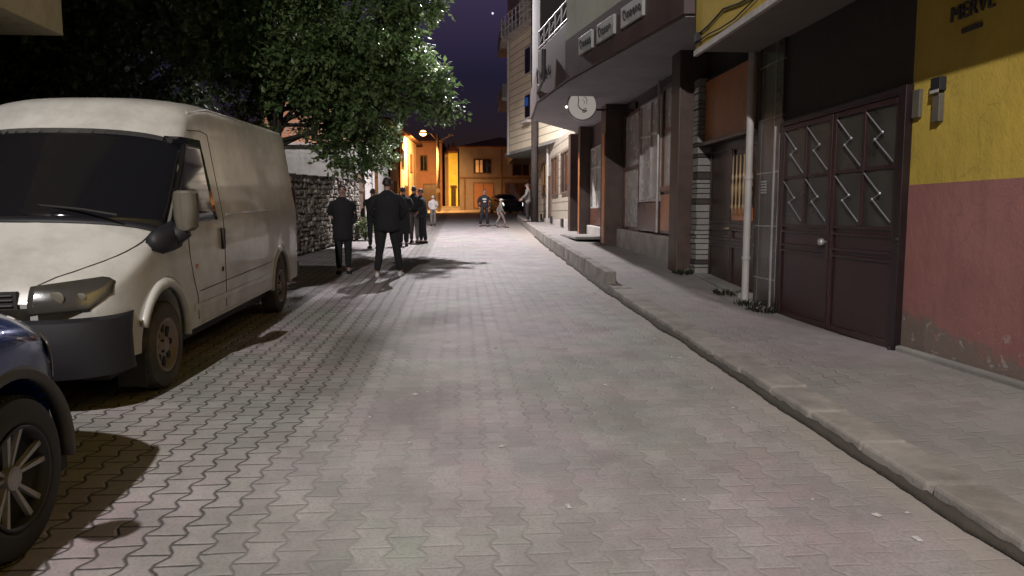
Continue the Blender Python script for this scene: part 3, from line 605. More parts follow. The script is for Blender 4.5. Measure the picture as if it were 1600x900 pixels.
# ============================================================ cream siding building further up on the right
Cc = thing('siding_building', 'cream siding clad apartment house with an angled upper bay beyond the shop canopy', 'building', (4.0, 31, zr(31)))
wbox('ground_wall', M['siding_d'], Cc, 4.05, 9, 25.42, 39.5, .5, 4.55)
BP = [(4.9, 29.5), (4.2, 30.3), (3.45, 33.8), (2.62, 37.3), (2.52, 37.7), (2.7, 39.2), (4.9, 39.4)]
b = MB(); b.prism(BP, 4.62, 10.0); wp(b, 'bay', M['siding'], Cc)
b = MB(); b.prism([(4.9, 29.4), (4.15, 30.2), (3.4, 33.8), (2.57, 37.3), (2.45, 37.75), (2.65, 39.3), (4.9, 39.5)], 4.5, 4.62); wp(b, 'bay_soffit', M['concrete'], Cc, bevel=.01)
wbox('upper_block', M['siding_d'], Cc, 4.9, 9, 25.45, 39.5, 4.55, 13)
b = MB(); b.prism([(4.9, 31.4), (3.7, 31.6), (2.2, 37.4), (2.2, 38.6), (4.9, 39.4)], 10.0, 10.16); wp(b, 'balcony_slab', M['whiteslab'], Cc, bevel=.01)
b = MB(); ra = Vector((3.72, 31.7)); rb = Vector((2.24, 37.4)); rc = Vector((2.24, 38.6))
for zz in (10.55, 10.85, 11.15):
    b.tube([(ra.x, ra.y, zz), (rb.x, rb.y, zz), (rc.x, rc.y, zz)], .028, 6)
for i in range(12): q = ra.lerp(rb, i/11); b.tube([(q.x, q.y, 10.16), (q.x, q.y, 11.15)], .022, 6)
wp(b, 'balcony_railing', M['rail'], Cc)
# windows in the bay face, with blue cloth
bd = Vector((2.62-3.45, 37.3-33.8)).normalized(); bn = Vector((-bd.y, bd.x))
def face(mb, y0, y1, z0, z1, d=.05, t=.05):
    pa = Vector((3.45-.237*(y0-33.8), y0))+bn*d; pb = Vector((3.45-.237*(y1-33.8), y1))+bn*d; mb.wallbox(tuple(pa), tuple(pb), t, z0, z1)
for (z0, z1) in ((5.9, 7.1), (7.9, 9.2)):
    b = MB(); face(b, 34.0, 34.9, z0, z1, .05); o = wp(b, 'window', M['whiteslab'], Cc, bevel=.01); b = MB(); face(b, 34.1, 34.8, z0+.1, z1-.1, .056, .003); wp(b, 'pane', M['glass'], o)
b = MB(); face(b, 34.35, 34.7, 6.5, 6.9, .12, .06); wp(b, 'blue_cloth', M['blue_laundry'], Cc, bevel=.02)
b = MB(); face(b, 34.0, 35.0, 5.72, 5.84, .25, .25); wp(b, 'window_ledge', M['whiteslab'], Cc, bevel=.01)
b = MB(); b.tube([(2.56, 37.25, 4.5), (2.56, 37.25, 10)], .06, 8); wp(b, 'downpipe', M['white_pipe'], Cc); b = MB(); b.tube([(3.98, 32.6, 1.1), (3.98, 32.6, 4.5)], .06, 8); wp(b, 'downpipe', M['white_pipe'], Cc)
for (y0, y1, z0, z1) in ((26.6, 28.6, 2.3, 3.9), (29.6, 31.6, 2.3, 3.9), (33.4, 35.2, 2.4, 3.9)):
    framed(Cc, 'window', y0, y1, z0, z1, 4.04, M['wood_old'], M['glass'], ((y0+y1)/2,), (), .08)
framed(Cc, 'house_door', 31.8, 32.5, 1.2, 3.2, 4.04, M['wood_old'], M['dark_wood']); wbox('base_course', M['whiteslab'], Cc, 3.95, 4.05, 25.5, 39.4, .9, 1.35, bevel=.01)
for yy in (27.4, 30.6, 34.4): wbox('cellar_opening', M['black'], Cc, 3.9, 3.95, yy, yy+.5, zr(yy)+.3, zr(yy)+.6)
# next block with two small balconies
Dd = thing('balcony_block', 'dim apartment block with two shallow balconies above, furthest on the right', 'building', (4.8, 48, zr(48)))
wbox('ground_wall', M['dark_wall'], Dd, 5.3, 10, 42, 55, .9, 5.2); wbox('upper_wall', M['siding_d'], Dd, 3.65, 10, 44, 54, 5.2, 17)
for z in (8.35, 11.9):
    b = MB(); b.box(2.7, 3.65, 45, 50, z, z+.18); sl = wp(b, 'balcony_slab', M['whiteslab'], Dd, bevel=.01)
    b = MB(); b.box(2.72, 2.8, 45.03, 49.97, z+.18, z+1.0); b.box(2.8, 3.65, 45.03, 45.1, z+.18, z+1.0); wp(b, 'balcony_parapet', M['concrete'], Dd)
# utility pole
PO = thing('utility_pole', 'tall grey utility pole standing on the raised pavement by the siding house', 'pole', (3.45, 33.0, zr(33)))
b = MB(); b.tube([(3.45, 33.0, zr(33)+.2), (3.43, 33.0, 6), (3.38, 33.0, 12.6)], [.17, .15, .12], 12); wp(b, 'post', M['slate'], PO, smooth=True)
b = MB(); b.box(2.75, 4.05, 32.94, 33.06, 12.0, 12.12); [b.lathe([(12.12, .03), (12.2, .05), (12.28, .03)], 8, 'z', (x, 33, 0)) for x in (2.85, 3.2, 3.6, 3.95)]; wp(b, 'crossarm', M['wood_old'], PO)

# ============================================================ street lamps
def lampthing(label, base, head, cat_arm, glow, ph, name='street_lamp', mat=None, lens=.16, bracket=False):
    T = thing(name, label, 'street lamp', base, 0, None)
    top = Vector((base[0], base[1], ph)); hd = Vector(head)
    if not bracket:
        b = MB(); b.tube([base, ((base[0]), base[1], ph)], [.17, .11], 12); wp(b, 'post', mat or M['concrete'], T, smooth=True)
    b = MB(); mid = top.lerp(hd, .5)+Vector((0, 0, .0)); b.tube([top-Vector((0, 0, .6)) if not bracket else top, mid+Vector((0, 0, .05)), hd+Vector((0, 0, .12))], .035, 8); wp(b, 'arm', M['steel'], T)
    b = MB(); b.lathe([(.20, .03), (.17, .12), (.08, lens*1.25), (.0, lens*1.2)], 16, 'z', (hd.x, hd.y, hd.z)); wp(b, 'lamp_housing', M['concrete'], T, smooth=True)
    b = MB(); b.ell((hd.x, hd.y, hd.z+.02), lens, lens, lens*.8, n=16, m=10); wp(b, 'lamp_glass', glow, T, smooth=True).visible_shadow = True
    return T
LC = lampthing('glowing orange street lamp on a concrete pole at the end of the street', (-1.62, 63.6, zr(63.6)), tuple(LAMP_C), None, M['sodium'], 8.3, lens=.3)
b = MB(); b.tube([(-1.6, 63.6, 7.7), (-.5, 63.5, 8.25)], .07, 8); b.box(-.75, -.3, 63.4, 63.6, 8.2, 8.33); wp(b, 'unlit_arm', M['steel'], LC)
b = MB(); b.box(-1.8, -1.46, 63.35, 63.45, 3.4, 3.7); wp(b, 'pole_box', M['concrete'], LC); b = MB(); b.lathe([(5.2, .16), (5.25, .16)], 10, 'z', (-1.62, 63.6, 0)); wp(b, 'pole_band', M['concrete'], LC)

# ============================================================ left side: near house, stone wall, plastered house
H = thing('overhang_house', 'dark house with beige overhanging upper floor at the top left', 'house', (-5.0, 4, zr(4)))
wbox('upper_floor', M['beige_wall'], H, -9, -4.0, -8, 8.05, 3.32, 8.5, bevel=.01); wbox('ground_wall', M['dark_wall'], H, -9, -5.3, -8, 7.9, -.4, 3.32)
framed(H, 'window', 4.6, 6.4, 1.5, 2.7, -5.24, M['whiteslab'], M['glass'], (5.5,))
wbox('eave', M['tilesroof'], H, -9.2, -3.6, -8.2, 8.4, 8.5, 8.65)
W = thing('stone_wall', 'rough fieldstone garden wall with dark coping behind the van', 'wall', (-3.8, 18, zr(18)))
wa, wb = Vector((-4.75, 9.0)), Vector((-3.28, 24.6)); wd = (wb-wa); wl = wd.length; wd.normalize(); wnr = Vector((wd.y, -wd.x))
b = MB(); b.prism([tuple(wa), tuple(wb), tuple(wb-wnr*.42), tuple(wa-wnr*.42)], .0, 1.0)
core = MB(); n_ = 12
def wallz(t): return zr(wa.y+(wb.y-wa.y)*t)
ringlist = []
for i in range(n_+1):
    t = i/n_; p = wa+wd*wl*t; q = p-wnr*.42; z0 = wallz(t); ringlist.append([(p.x, p.y, z0-.1), (p.x, p.y, z0+1.86), (q.x, q.y, z0+1.86), (q.x, q.y, z0-.1)])
core.rings(ringlist); wp(core, 'wall_core', M['mortar'], W)
random.seed(8); st = MB()
def stone(mb, c, ax, ay, az, sx, sy, sz):
    """rounded irregular block"""
    pts = []
    for iz in (-1, 1):
        for iy in (-1, 1):
            for ix in (-1, 1): pts.append((ix*random.uniform(.66, 1.05), iy*random.uniform(.6, 1), iz*random.uniform(.6, 1.1)))
    vs = [c+ax*p[0]*sx+ay*p[1]*sy+az*p[2]*sz for p in pts]
    mb.add(vs, [(0, 2, 3, 1), (4, 5, 7, 6), (0, 1, 5, 4), (1, 3, 7, 5), (3, 2, 6, 7), (2, 0, 4, 6)])
ax = Vector((wd.x, wd.y, S)); ay = Vector((wnr.x, wnr.y, 0)); az = Vector((0, 0, 1)); zc = .04
while zc < 1.82:
    hh = random.uniform(.08, .15); u = -random.random()*.2
    while u < wl:
        ww = random.uniform(.09, .34); c = wa+wd*(u+ww/2); z = wallz(u/wl)+zc+hh/2+.035*mnoise.noise(Vector((u*1.7, zc*2, 1)))+random.uniform(-.02, .02); ta = random.gauss(0, .16)
        ax2 = ax*math.cos(ta)+az*math.sin(ta); az2 = az*math.cos(ta)-ax*math.sin(ta)
        stone(st, Vector((c.x, c.y, z))+ay*random.uniform(-.02, .045), ax2, ay, az2, ww/2*random.uniform(.85, 1.0), .07, hh/2*random.uniform(.75, 1.08)); u += ww
    zc += hh
u = 0; zc = .04      # end face of the wall
while zc < 1.8:
    hh = random.uniform(.09, .16); c = wb-wnr*.2; stone(st, Vector((c.x, c.y+.03, zr(24.6)+zc+hh/2)), ay, ax, az, .2, .05, hh/2*.95); zc += hh
wp(st, 'stones', M['stone'], W, bevel=.02)
cp = MB(); u = 0
while u < wl:
    ww = random.uniform(.3, .5); c = wa+wd*(u+ww/2)-wnr*.2; z = wallz(u/wl)+1.92+random.uniform(-.012, .02); stone(cp, Vector((c.x, c.y, z)), ax, ay, az, ww/2, .36, .055); u += ww
wp(cp, 'coping', M['slate'], W, bevel=.01)
GD = thing('garden_door', 'weathered brown wooden door between the stone wall and the white house', 'door', (-3.3, 25.4, zr(25.4)))
b = MB()
for i in range(7): b.box(-3.36, -3.31, 24.75+i*.23, 24.97+i*.23, .78, 2.72)
wp(b, 'door_boards', M['wood_old'], GD, bevel=.006); b = MB(); b.box(-3.31, -3.28, 24.75, 26.4, 1.2, 1.32); b.box(-3.31, -3.28, 24.75, 26.4, 2.3, 2.42); b.box(-3.4, -3.25, 24.64, 24.74, .7, 2.82); b.box(-3.4, -3.25, 26.42, 26.54, .7, 2.82); b.box(-3.4, -3.25, 24.74, 26.42, 2.73, 2.84); wp(b, 'door_frame', M['wood_old'], GD, bevel=.008)
HW2 = thing('plastered_house', 'grey rendered house with exposed brick upper storey behind the tree', 'house', (-6, 30, zr(30)))
wbox('ground_floor', M['grey_render'], HW2, -7.6, -3.45, 27.2, 36.5, .6, 4.0); wbox('side_wall', M['white_render'], HW2, -3.447, -3.35, 27.25, 36.4, .6, 4.15); wbox('upper_storey', M['brick'], HW2, -6.9, -4.6, 27.3, 36.4, 4.08, 7.0)
wbox('ring_beam', M['whiteslab'], HW2, -7.6, -4.5, 27.15, 36.5, 4.0, 4.08); wbox('roof', M['tilesroof'], HW2, -7.2, -4.2, 26.9, 36.8, 7.0, 7.2)
framed(HW2, 'window', 30.0, 31.3, 2.3, 3.5, -3.29, M['wood_old'], M['glass'])
b = MB(); b.tube([(-3.28, 29.4, .9), (-3.28, 29.4, 4.3)], .05, 8); wp(b, 'downpipe', M['white_pipe'], HW2)

# ============================================================ houses closing the street
def house(name, label, poly, z0, z1, m, roof=True, over=.35):
    cx = sum(p[0] for p in poly)/len(poly); cy = sum(p[1] for p in poly)/len(poly)
    T = thing(name, label, 'house', (cx, cy, zr(cy))); b = MB(); b.prism(poly, z0, z1); wp(b, 'wall', m, T)
    if roof:
        rp_ = [(cx+(p[0]-cx)*(1+over/3), cy+(p[1]-cy)*(1+over/4)) for p in poly]; b = MB(); n = len(poly)
        b.add([(x, y, z1) for x, y in rp_]+[(x, y, z1+.12) for x, y in rp_]+[(cx, cy, z1+1.5)], [tuple(range(n-1, -1, -1))]+[(i, (i+1) % n, n+(i+1) % n, n+i) for i in range(n)]+[(n+i, n+(i+1) % n, 2*n) for i in range(n)]); wp(b, 'roof', M['tilesroof'], T)
    return T
def wpanel(parent, name, p, q, u0, u1, z0, z1, fm, gm, fw=.1, out=.05):
    """framed opening on the wall running p->q (outside on the left of p->q)"""
    p = Vector(p); q = Vector(q); d = (q-p).normalized(); n = Vector((-d.y, d.x)); a = p+d*u0; c = p+d*u1
    b = MB()
    for s0, s1, za, zb in ((0, fw, z0, z1), (u1-u0-fw, u1-u0, z0, z1), (fw, u1-u0-fw, z0, z0+fw), (fw, u1-u0-fw, z1-fw, z1), ((u1-u0)/2-fw/3, (u1-u0)/2+fw/3, z0+fw, z1-fw)):
        b.wallbox(tuple(a+d*s0+n*out), tuple(a+d*s1+n*out), out, za, zb)
    o = wp(b, name, fm, parent); b = MB(); b.wallbox(tuple(a+d*fw+n*.02), tuple(c-d*fw+n*.02), .015, z0+fw, z1-fw); wp(b, 'pane', gm, o); return o
O1 = house('ochre_house', 'tall ochre house lit orange by the street lamp, left of the lamp pole', [(-13, 53), (-5.1, 53), (-3.85, 71), (-13, 71)], 1.2, 8.1, M['oranges'])
p1, q1 = (-5.1, 53), (-3.85, 71)
for u0 in (3, 8, 13): wpanel(O1, 'window', q1, p1, 17.8-u0-1.5, 17.8-u0, 5.3, 6.9, M['wood_old'], M['glass'])
for u0, u1, zz in ((4, 5.2, 4.1), (9.5, 11.5, 4.0)): wpanel(O1, 'house_door', q1, p1, 17.8-u1, 17.8-u0, 1.8, zz, M['wood_old'], M['dark_wood'])
for u in (1.5, 6.5, 11.7, 16):
    b = MB(); c = Vector(p1).lerp(Vector(q1), u/18); b.tube([(c.x+.08, c.y, 1.4), (c.x+.08, c.y, 8)], .07, 6); wp(b, 'timber_post', M['wood_old'], O1)
O2 = house('red_brown_house', 'dim red brown house behind the lamp pole', [(-4.0, 74), (-1.5, 74), (-1.3, 84), (-4.2, 84)], 1.5, 8.6, M['redbrown'])
wpanel(O2, 'window', (-1.5, 74), (-4.0, 74), 1.4, 2.2, 5.8, 7.4, M['wood_old'], M['glass']); wpanel(O2, 'house_door', (-1.5, 74), (-4.0, 74), .3, 1.9, 2.0, 4.6, M['wood_old'], M['dark_wood'])
O3 = house('timbered_house', 'narrow orange lit plank house between the lamp pole and the lemon house', [(-1.25, 76), (-.65, 75.5), (-.4, 84), (-1.2, 84)], 1.5, 7.6, M['oranges'])
for i in range(6): b = MB(); b.box(-1.2+i*.1, -1.16+i*.1, 75.9-i*.08, 76.0-i*.08, 1.8, 7.4); wp(b, 'timber_post', M['wood_old'], O3)
O4 = house('lemon_house', 'narrow bright lemon house right of the lamp pole', [(-.85, 73), (.05, 72.6), (.1, 80), (-.8, 80)], 1.5, 7.5, M['yell'])
wpanel(O4, 'house_door', (.05, 72.6), (-.85, 73), .2, .72, 2.1, 4.1, M['wood_old'], M['dark_wood'], .06); b = MB(); b.box(-.72, -.1, 72.3, 72.75, 4.25, 4.38); wp(b, 'door_hood', M['wood_old'], O4); wpanel(O4, 'window', (.05, 72.6), (-.85, 73), .25, .65, 5.4, 6.7, M['oranges'], M['yell'], .05)
O5 = house('brown_house', 'broad two storey brown rendered house facing down the street', [(.2, 71), (8.5, 71), (8.5, 80), (.2, 80)], 1.5, 7.85, M['brownhouse'], over=.15)
pf, qf = (8.5, 71), (.2, 71)
wn_ = wpanel(O5, 'window', pf, qf, 5.2, 7.0, 5.4, 6.9, M['wood_old'], M['glass']); b = MB(); b.box(1.75, 2.05, 70.94, 70.98, 5.55, 6.7); b.box(2.15, 2.4, 70.94, 70.98, 5.55, 6.7); wp(b, 'curtain', M['curtain'], wn_)
wpanel(O5, 'window', pf, qf, 1.3, 3.3, 5.2, 6.6, M['wood_old'], M['glass'])
wpanel(O5, 'shutter_door', pf, qf, 5.0, 7.0, 2.1, 4.6, M['wood_old'], M['redbrown']); wpanel(O5, 'shutter_door', pf, qf, 1.2, 4.0, 2.1, 4.6, M['wood_old'], M['dark_wood'])
b = MB(); b.box(.15, 8.6, 70.9, 71.0, 4.95, 5.12); b.box(4.15, 4.3, 70.93, 71.0, 2.0, 7.8); b.box(.6, .75, 70.93, 71.0, 2.0, 4.9); wp(b, 'string_course', M['wood_old'], O5)
b = MB(); b.box(7.0, 8.6, 68.8, 70.9, 1.85, 4.2); wp(b, 'porch', M['brownhouse'], O5)
ST = MB(); ST.box(-1.9, .3, 70.2, 71.2, 1.85, 2.15); ST.box(-1.5, .3, 71.2, 72.4, 2.0, 2.35); o = ST.build('steps', M['concrete'], bevel=.03); tag(o, 'low concrete steps below the lemon house', 'steps')
st_ = MB(); st_.ell((9.6, 200, 54.4), .28, .28, .28); o = st_.build('star', M['star']); o['kind'] = 'structure'

# ============================================================ trees
def tree(label, name, base, height, blobs, nleaf, lm, seed, trunkr=.2, size=.13):
    rnd = random.Random(seed); T = thing(name, label, 'tree', base, 0, 'trees behind the stone wall'); bz = Vector(base)
    t = MB(); top = bz+Vector((.3, .2, height)); fork = bz+Vector((.1, 0, height*.35))
    t.tube([bz-Vector((0, 0, .2)), bz+Vector((.03, .05, height*.15)), fork, fork.lerp(top, .5)+Vector((.2, -.1, 0)), top], [trunkr*1.25, trunkr, trunkr*.85, trunkr*.5, trunkr*.15], 10)
    for (c, r_) in blobs:
        c = Vector(c); h0 = rnd.uniform(.42, .75); s_ = bz.lerp(top, h0); mid = s_.lerp(c, .5)+Vector((rnd.uniform(-.3, .3), rnd.uniform(-.3, .3), .35))
        t.tube([s_, s_.lerp(mid, .5), mid, c.lerp(mid, .3), c], [trunkr*.42, trunkr*.34, trunkr*.24, trunkr*.14, .02], 6)
        for k_ in range(4):
            e_ = c+Vector((rnd.gauss(0, r_*.5), rnd.gauss(0, r_*.5), rnd.gauss(0, r_*.4))); t.tube([mid.lerp(c, .5), mid.lerp(e_, .7), e_], [.03, .02, .008], 4)
    wp(t, 'trunk', M['bark'], T, smooth=True)
    cr = MB(); V = cr.v; F = cr.f; tot = sum(r_**2.2 for _, r_ in blobs)
    for (c, r_) in blobs:
        n = int(nleaf*r_**2.2/tot); c = Vector(c); tw = max(6, n//16)
        for k_ in range(tw):
            d = Vector((rnd.gauss(0, 1), rnd.gauss(0, 1), rnd.gauss(0, 1))).normalized(); rr_ = r_*(rnd.random()**.33)*(1+.35*mnoise.noise(d*2.1+c))
            tip = c+Vector((d.x, d.y, d.z*.75))*rr_; dirn = (d+Vector((0, 0, -.35))+Vector((rnd.gauss(0, .3),)*3)).normalized(); tl = rnd.uniform(.3, .55)
            for q in range(16):
                p = tip+dirn*tl*(q/16-.3)+Vector((rnd.gauss(0, .06), rnd.gauss(0, .06), rnd.gauss(0, .05)))
                ld = (dirn*.4+Vector((rnd.gauss(0, .7), rnd.gauss(0, .7), rnd.gauss(-.25, .45)))).normalized(); L = size*rnd.uniform(.5, 1.45)
                sd = ld.cross(Vector((rnd.gauss(0, .5), rnd.gauss(0, .5), 1))).normalized()*L*.3; nr = ld.cross(sd).normalized()*L*.08
                o_ = len(V); V += [tuple(p), tuple(p+ld*L*.5+sd+nr), tuple(p+ld*L), tuple(p+ld*L*.5-sd+nr)]
                F += [(o_, o_+1, o_+2), (o_, o_+2, o_+3)]; cr.mi += [0, 0]
    wp(cr, 'crown', lm, T, norm=False)
    return T
random.seed(2); bl = []
# (centre, radius) of the foliage masses of the big street-side tree
for c, r_ in [((-1.5, 19.5, 7.6), 1.0), ((-2.2, 19, 6.3), 1.3), ((-1.0, 20.2, 5.0), .85), ((-.5, 20, 4.45), .45), ((-.1, 20.0, 4.3), .3), ((-1.6, 20, 4.75), .75), ((-2.6, 20.5, 3.8), .8), ((-3.4, 20, 3.9), .75),
              ((-3.1, 19.4, 3.1), .5), ((-2.4, 20.6, 2.95), .45), ((-2.25, 21.5, 3.3), .5), ((-3.6, 19, 5.4), 1.4), ((-1.3, 19, 8.8), 1.1), ((-.85, 19.6, 6.9), .6), ((-2.4, 18.5, 8.2), 1.5), ((-4.2, 18, 7.5), 1.7), ((-5.4, 18.5, 5.6), 1.3),
              ((-6.2, 18, 7.6), 1.6), ((-5.2, 20.5, 6.6), 1.6), ((-3.0, 21.5, 5.6), 1.5), ((-3, 20, 9.4), 1.6), ((-5, 18.5, 9.5), 1.8), ((-1.5, 21.2, 6.0), .9), ((-2.7, 19.3, 4.6), 1.0), ((-5.6, 17.0, 5.4), .9), ((-3.3, 18.8, 4.6), .7), ((-4.95, 18.8, 4.6), .75), ((-5.15, 18.7, 3.6), .6), ((-4.2, 19.4, 5.1), .6)]:
    bl.append((c, r_))
tree('large leafy tree with pale green lamplit leaves leaning over the street', 'broadleaf_tree', (-4.75, 19.2, zr(19)), 6.0, bl, 100000, M['leaf'], 5, .15, .14)
bl2 = [((-7.5, 13.5, 5.6), 1.7), ((-5.9, 13.8, 5.4), 1.2), ((-9.2, 14, 5.2), 1.8), ((-8.4, 14, 7.6), 2.0), ((-6.4, 14.2, 7.4), 1.8), ((-10.6, 14.6, 6.8), 2.0), ((-6.6, 13.9, 4.1), .9), ((-8.3, 13.4, 3.9), 1.3), ((-10.4, 14, 3.9), 1.5), ((-5.4, 14.4, 6.8), 1.1)]
tree('dark shaded tree rising close behind the windscreen end of the van roof', 'garden_tree', (-8.0, 14.3, zr(14)), 6.5, bl2, 75000, M['leaf_d'], 9, .2, .14)
bl3 = [((-12, 22, 6.5), 2.4), ((-9.6, 21.5, 7.6), 2.0), ((-8.0, 21.5, 5.2), 1.6), ((-9.5, 22, 4.0), 1.8), ((-13.5, 22.5, 4.5), 2.2), ((-10.8, 22, 9.6), 2.3), ((-7.6, 21.8, 9.4), 1.8), ((-14.5, 22, 8.2), 2.4), ((-7.2, 22.5, 7.0), 1.5)]
tree('black silhouetted tree farthest back behind the van, left of the big lit tree', 'garden_tree', (-10.8, 22.2, zr(22)), 7.5, bl3, 55000, M['leaf_d'], 12, .22, .16)
# a bush at the foot of the wall and weeds at the pavement edge
def tuft(label, name, base, r_, h_, n, seed, mat, cat, group=None):
    rnd = random.Random(seed); b = MB()
    for i in range(n):
        a = rnd.uniform(0, 6.28); q = r_*math.sqrt(rnd.random()); p = Vector(base)+Vector((math.cos(a)*q, math.sin(a)*q*1.4, 0)); d = Vector((math.cos(a)*rnd.uniform(.2, 1.2), math.sin(a)*rnd.uniform(.2, 1.2), 1)).normalized()
        L = h_*rnd.uniform(.4, 1); s_ = d.cross(Vector((rnd.random(), rnd.random(), .2))).normalized()*L*.12; m_ = p+d*L*.5+Vector((0, 0, h_*.1))*rnd.random(); e_ = p+d*L
        b.add([p-s_*.4, p+s_*.4, m_+s_, e_, m_-s_], [(0, 1, 2, 4), (4, 2, 3)])
    o = b.build(name, mat, norm=False); tag(o, label, cat, group); return o
def bush(label, base, r_, h_, n, seed):
    rnd = random.Random(seed); T = thing('bush', label, 'bush', base); cr = MB(); sm = MB()
    for i in range(9):
        a = rnd.uniform(0, 6.28); e_ = Vector(base)+Vector((math.cos(a)*r_*.6, math.sin(a)*r_*.6, h_*rnd.uniform(.5, .95))); sm.tube([base, Vector(base).lerp(e_, .5)+Vector((0, 0, .05)), e_], [.015, .01, .004], 5)
    wp(sm, 'stem', M['bark'], T)
    for i in range(n):
        d = Vector((rnd.gauss(0, 1), rnd.gauss(0, 1), rnd.gauss(0, 1))).normalized()*(rnd.random()**.4); p = Vector(base)+Vector((d.x*r_, d.y*r_, h_*.52+d.z*h_*.5)); ld = Vector((rnd.gauss(0, 1), rnd.gauss(0, 1), rnd.gauss(0, .6))).normalized(); s_ = ld.cross(Vector((rnd.random(), .3, 1))).normalized()
        L = .09*rnd.uniform(.6, 1.3); cr.add([p, p+ld*L*.5+s_*L*.3, p+ld*L, p+ld*L*.5-s_*L*.3], [(0, 1, 2, 3)])
    wp(cr, 'foliage', M['leaf'], T, norm=False)
bush('green bush at the foot of the brown garden door', (-3.0, 24.2, zr(24.2)), .38, .85, 900, 3)
for i, (x, y, lab) in enumerate(((3.72, 12.0, 'dark weeds on the pavement beside the split stone strip'), (3.80, 10.15, 'dark weeds below the concrete doorstep'), (3.80, 9.35, 'dark weeds at the foot of the white drainpipe'), (3.82, 8.95, 'dark weeds at the foot of the tiled pilaster'))):
    h = zr(y)+lerp_tab(HW, y)
    tuft(lab, 'weed', (x, y, h-.01), .16, .10, 120, i+30, M['weed'], 'weeds', 'weeds along the pavement edge')
random.seed(77)

# ============================================================ vehicles: a lofted body surface shared by all
def loft(top, wid, bow, lean, z0, rc, pw, ss, nt_=14, cabin=None):
    """returns f(s,t,side): s along the car from its front, t 0 (sill) .. 1 (roof centre)"""
    def f(s, t, side=1, off_=0.0):
        zt = lerp_tab(top, s); wm = lerp_tab(wid, s); cb = lerp_tab(bow, s); r_ = min(lerp_tab(rc, s), (zt-z0)*.8); zc_ = zt-r_
        if t < .55: z = z0+(zc_-z0)*t/.55; q = 0
        else:
            a = (t-.55)/.45*math.pi/2; z = zc_+r_*math.sin(a)**(2/pw); q = a
        hx = wm*(lean(z)); x = hx*(math.cos(q)**(2/pw) if q < math.pi/2-1e-4 else 0.0)
        return Vector((side*x, s+cb*(x/max(.3, wm))**2, z))
    return f
def loft_mesh(f, ss, z0, nt_=16):
    mb = MB(); rings = []
    for s in ss:
        ring = [f(s, i/nt_, -1) for i in range(nt_)]+[f(s, 1, 1)]+[f(s, i/nt_, 1) for i in range(nt_-1, -1, -1)]
        rings.append(ring)
    mb.rings(rings, 0, True); return mb
def patch(f, s0, s1, t0, t1, side, off_, ns=8, ntt=8, thick=.012, both=False, fn=None):
    """a panel that follows the body surface, off_ proud of it; fn warps (u,v) -> (s,t)"""
    mb = MB(); grid = []; g2 = []
    def pt(u, v):
        if fn: s, t = fn(u, v)
        else: s, t = s0+(s1-s0)*u, t0+(t1-t0)*v
        e_ = 1e-3; sd = side
        if t > 1: t = 2-t; sd = -side
        p = f(s, t, sd); a = f(s+e_, t, sd)-f(s-e_, t, sd); tt = min(max(t, e_), 1-e_); c_ = f(s, tt+e_, sd)-f(s, tt-e_, sd); n = a.cross(c_)
        if n.length < 1e-12: n = Vector((sd, 0, 0))
        n.normalize()
        cen = Vector((0, s, 1.0))
        if n.dot(p-cen) < 0: n = -n
        return p, n
    for i in range(ns+1):
        for j in range(ntt+1):
            p, n = pt(i/ns, j/ntt); grid.append(p+n*off_); g2.append(p+n*(off_-thick))
    N = len(grid); fs = []
    for i in range(ns):
        for j in range(ntt): a = i*(ntt+1)+j; fs.append((a, a+1, a+ntt+2, a+ntt+1)); fs.append((N+a, N+a+ntt+1, N+a+ntt+2, N+a+1))
    bd_ = [j for j in range(ntt+1)]+[i*(ntt+1)+ntt for i in range(1, ns+1)]+[ns*(ntt+1)+j for j in range(ntt-1, -1, -1)]+[i*(ntt+1) for i in range(ns-1, 0, -1)]
    for a, c_ in zip(bd_, bd_[1:]+bd_[:1]): fs.append((a, N+a, N+c_, c_))
    mb.add(grid+g2, fs); return mb
def cut_arches(body, centres, r_, w_, inner=M['black']):
    for (x, y, z) in centres:
        c = MB(); c.lathe([(-w_, r_), (w_, r_)], 40, 'x', (x, y, z)); co = c.build('cutter', inner, body.parent); bpy.context.view_layer.update()
        md = body.modifiers.new('arch', 'BOOLEAN'); md.object = co; md.operation = 'DIFFERENCE'; md.solver = 'EXACT'
        bake(body); bpy.data.objects.remove(co)
    body.data.polygons.foreach_set('use_smooth', [True]*len(body.data.polygons))
    try:
        body.data.set_sharp_from_angle(angle=R(38))
    except Exception: pass
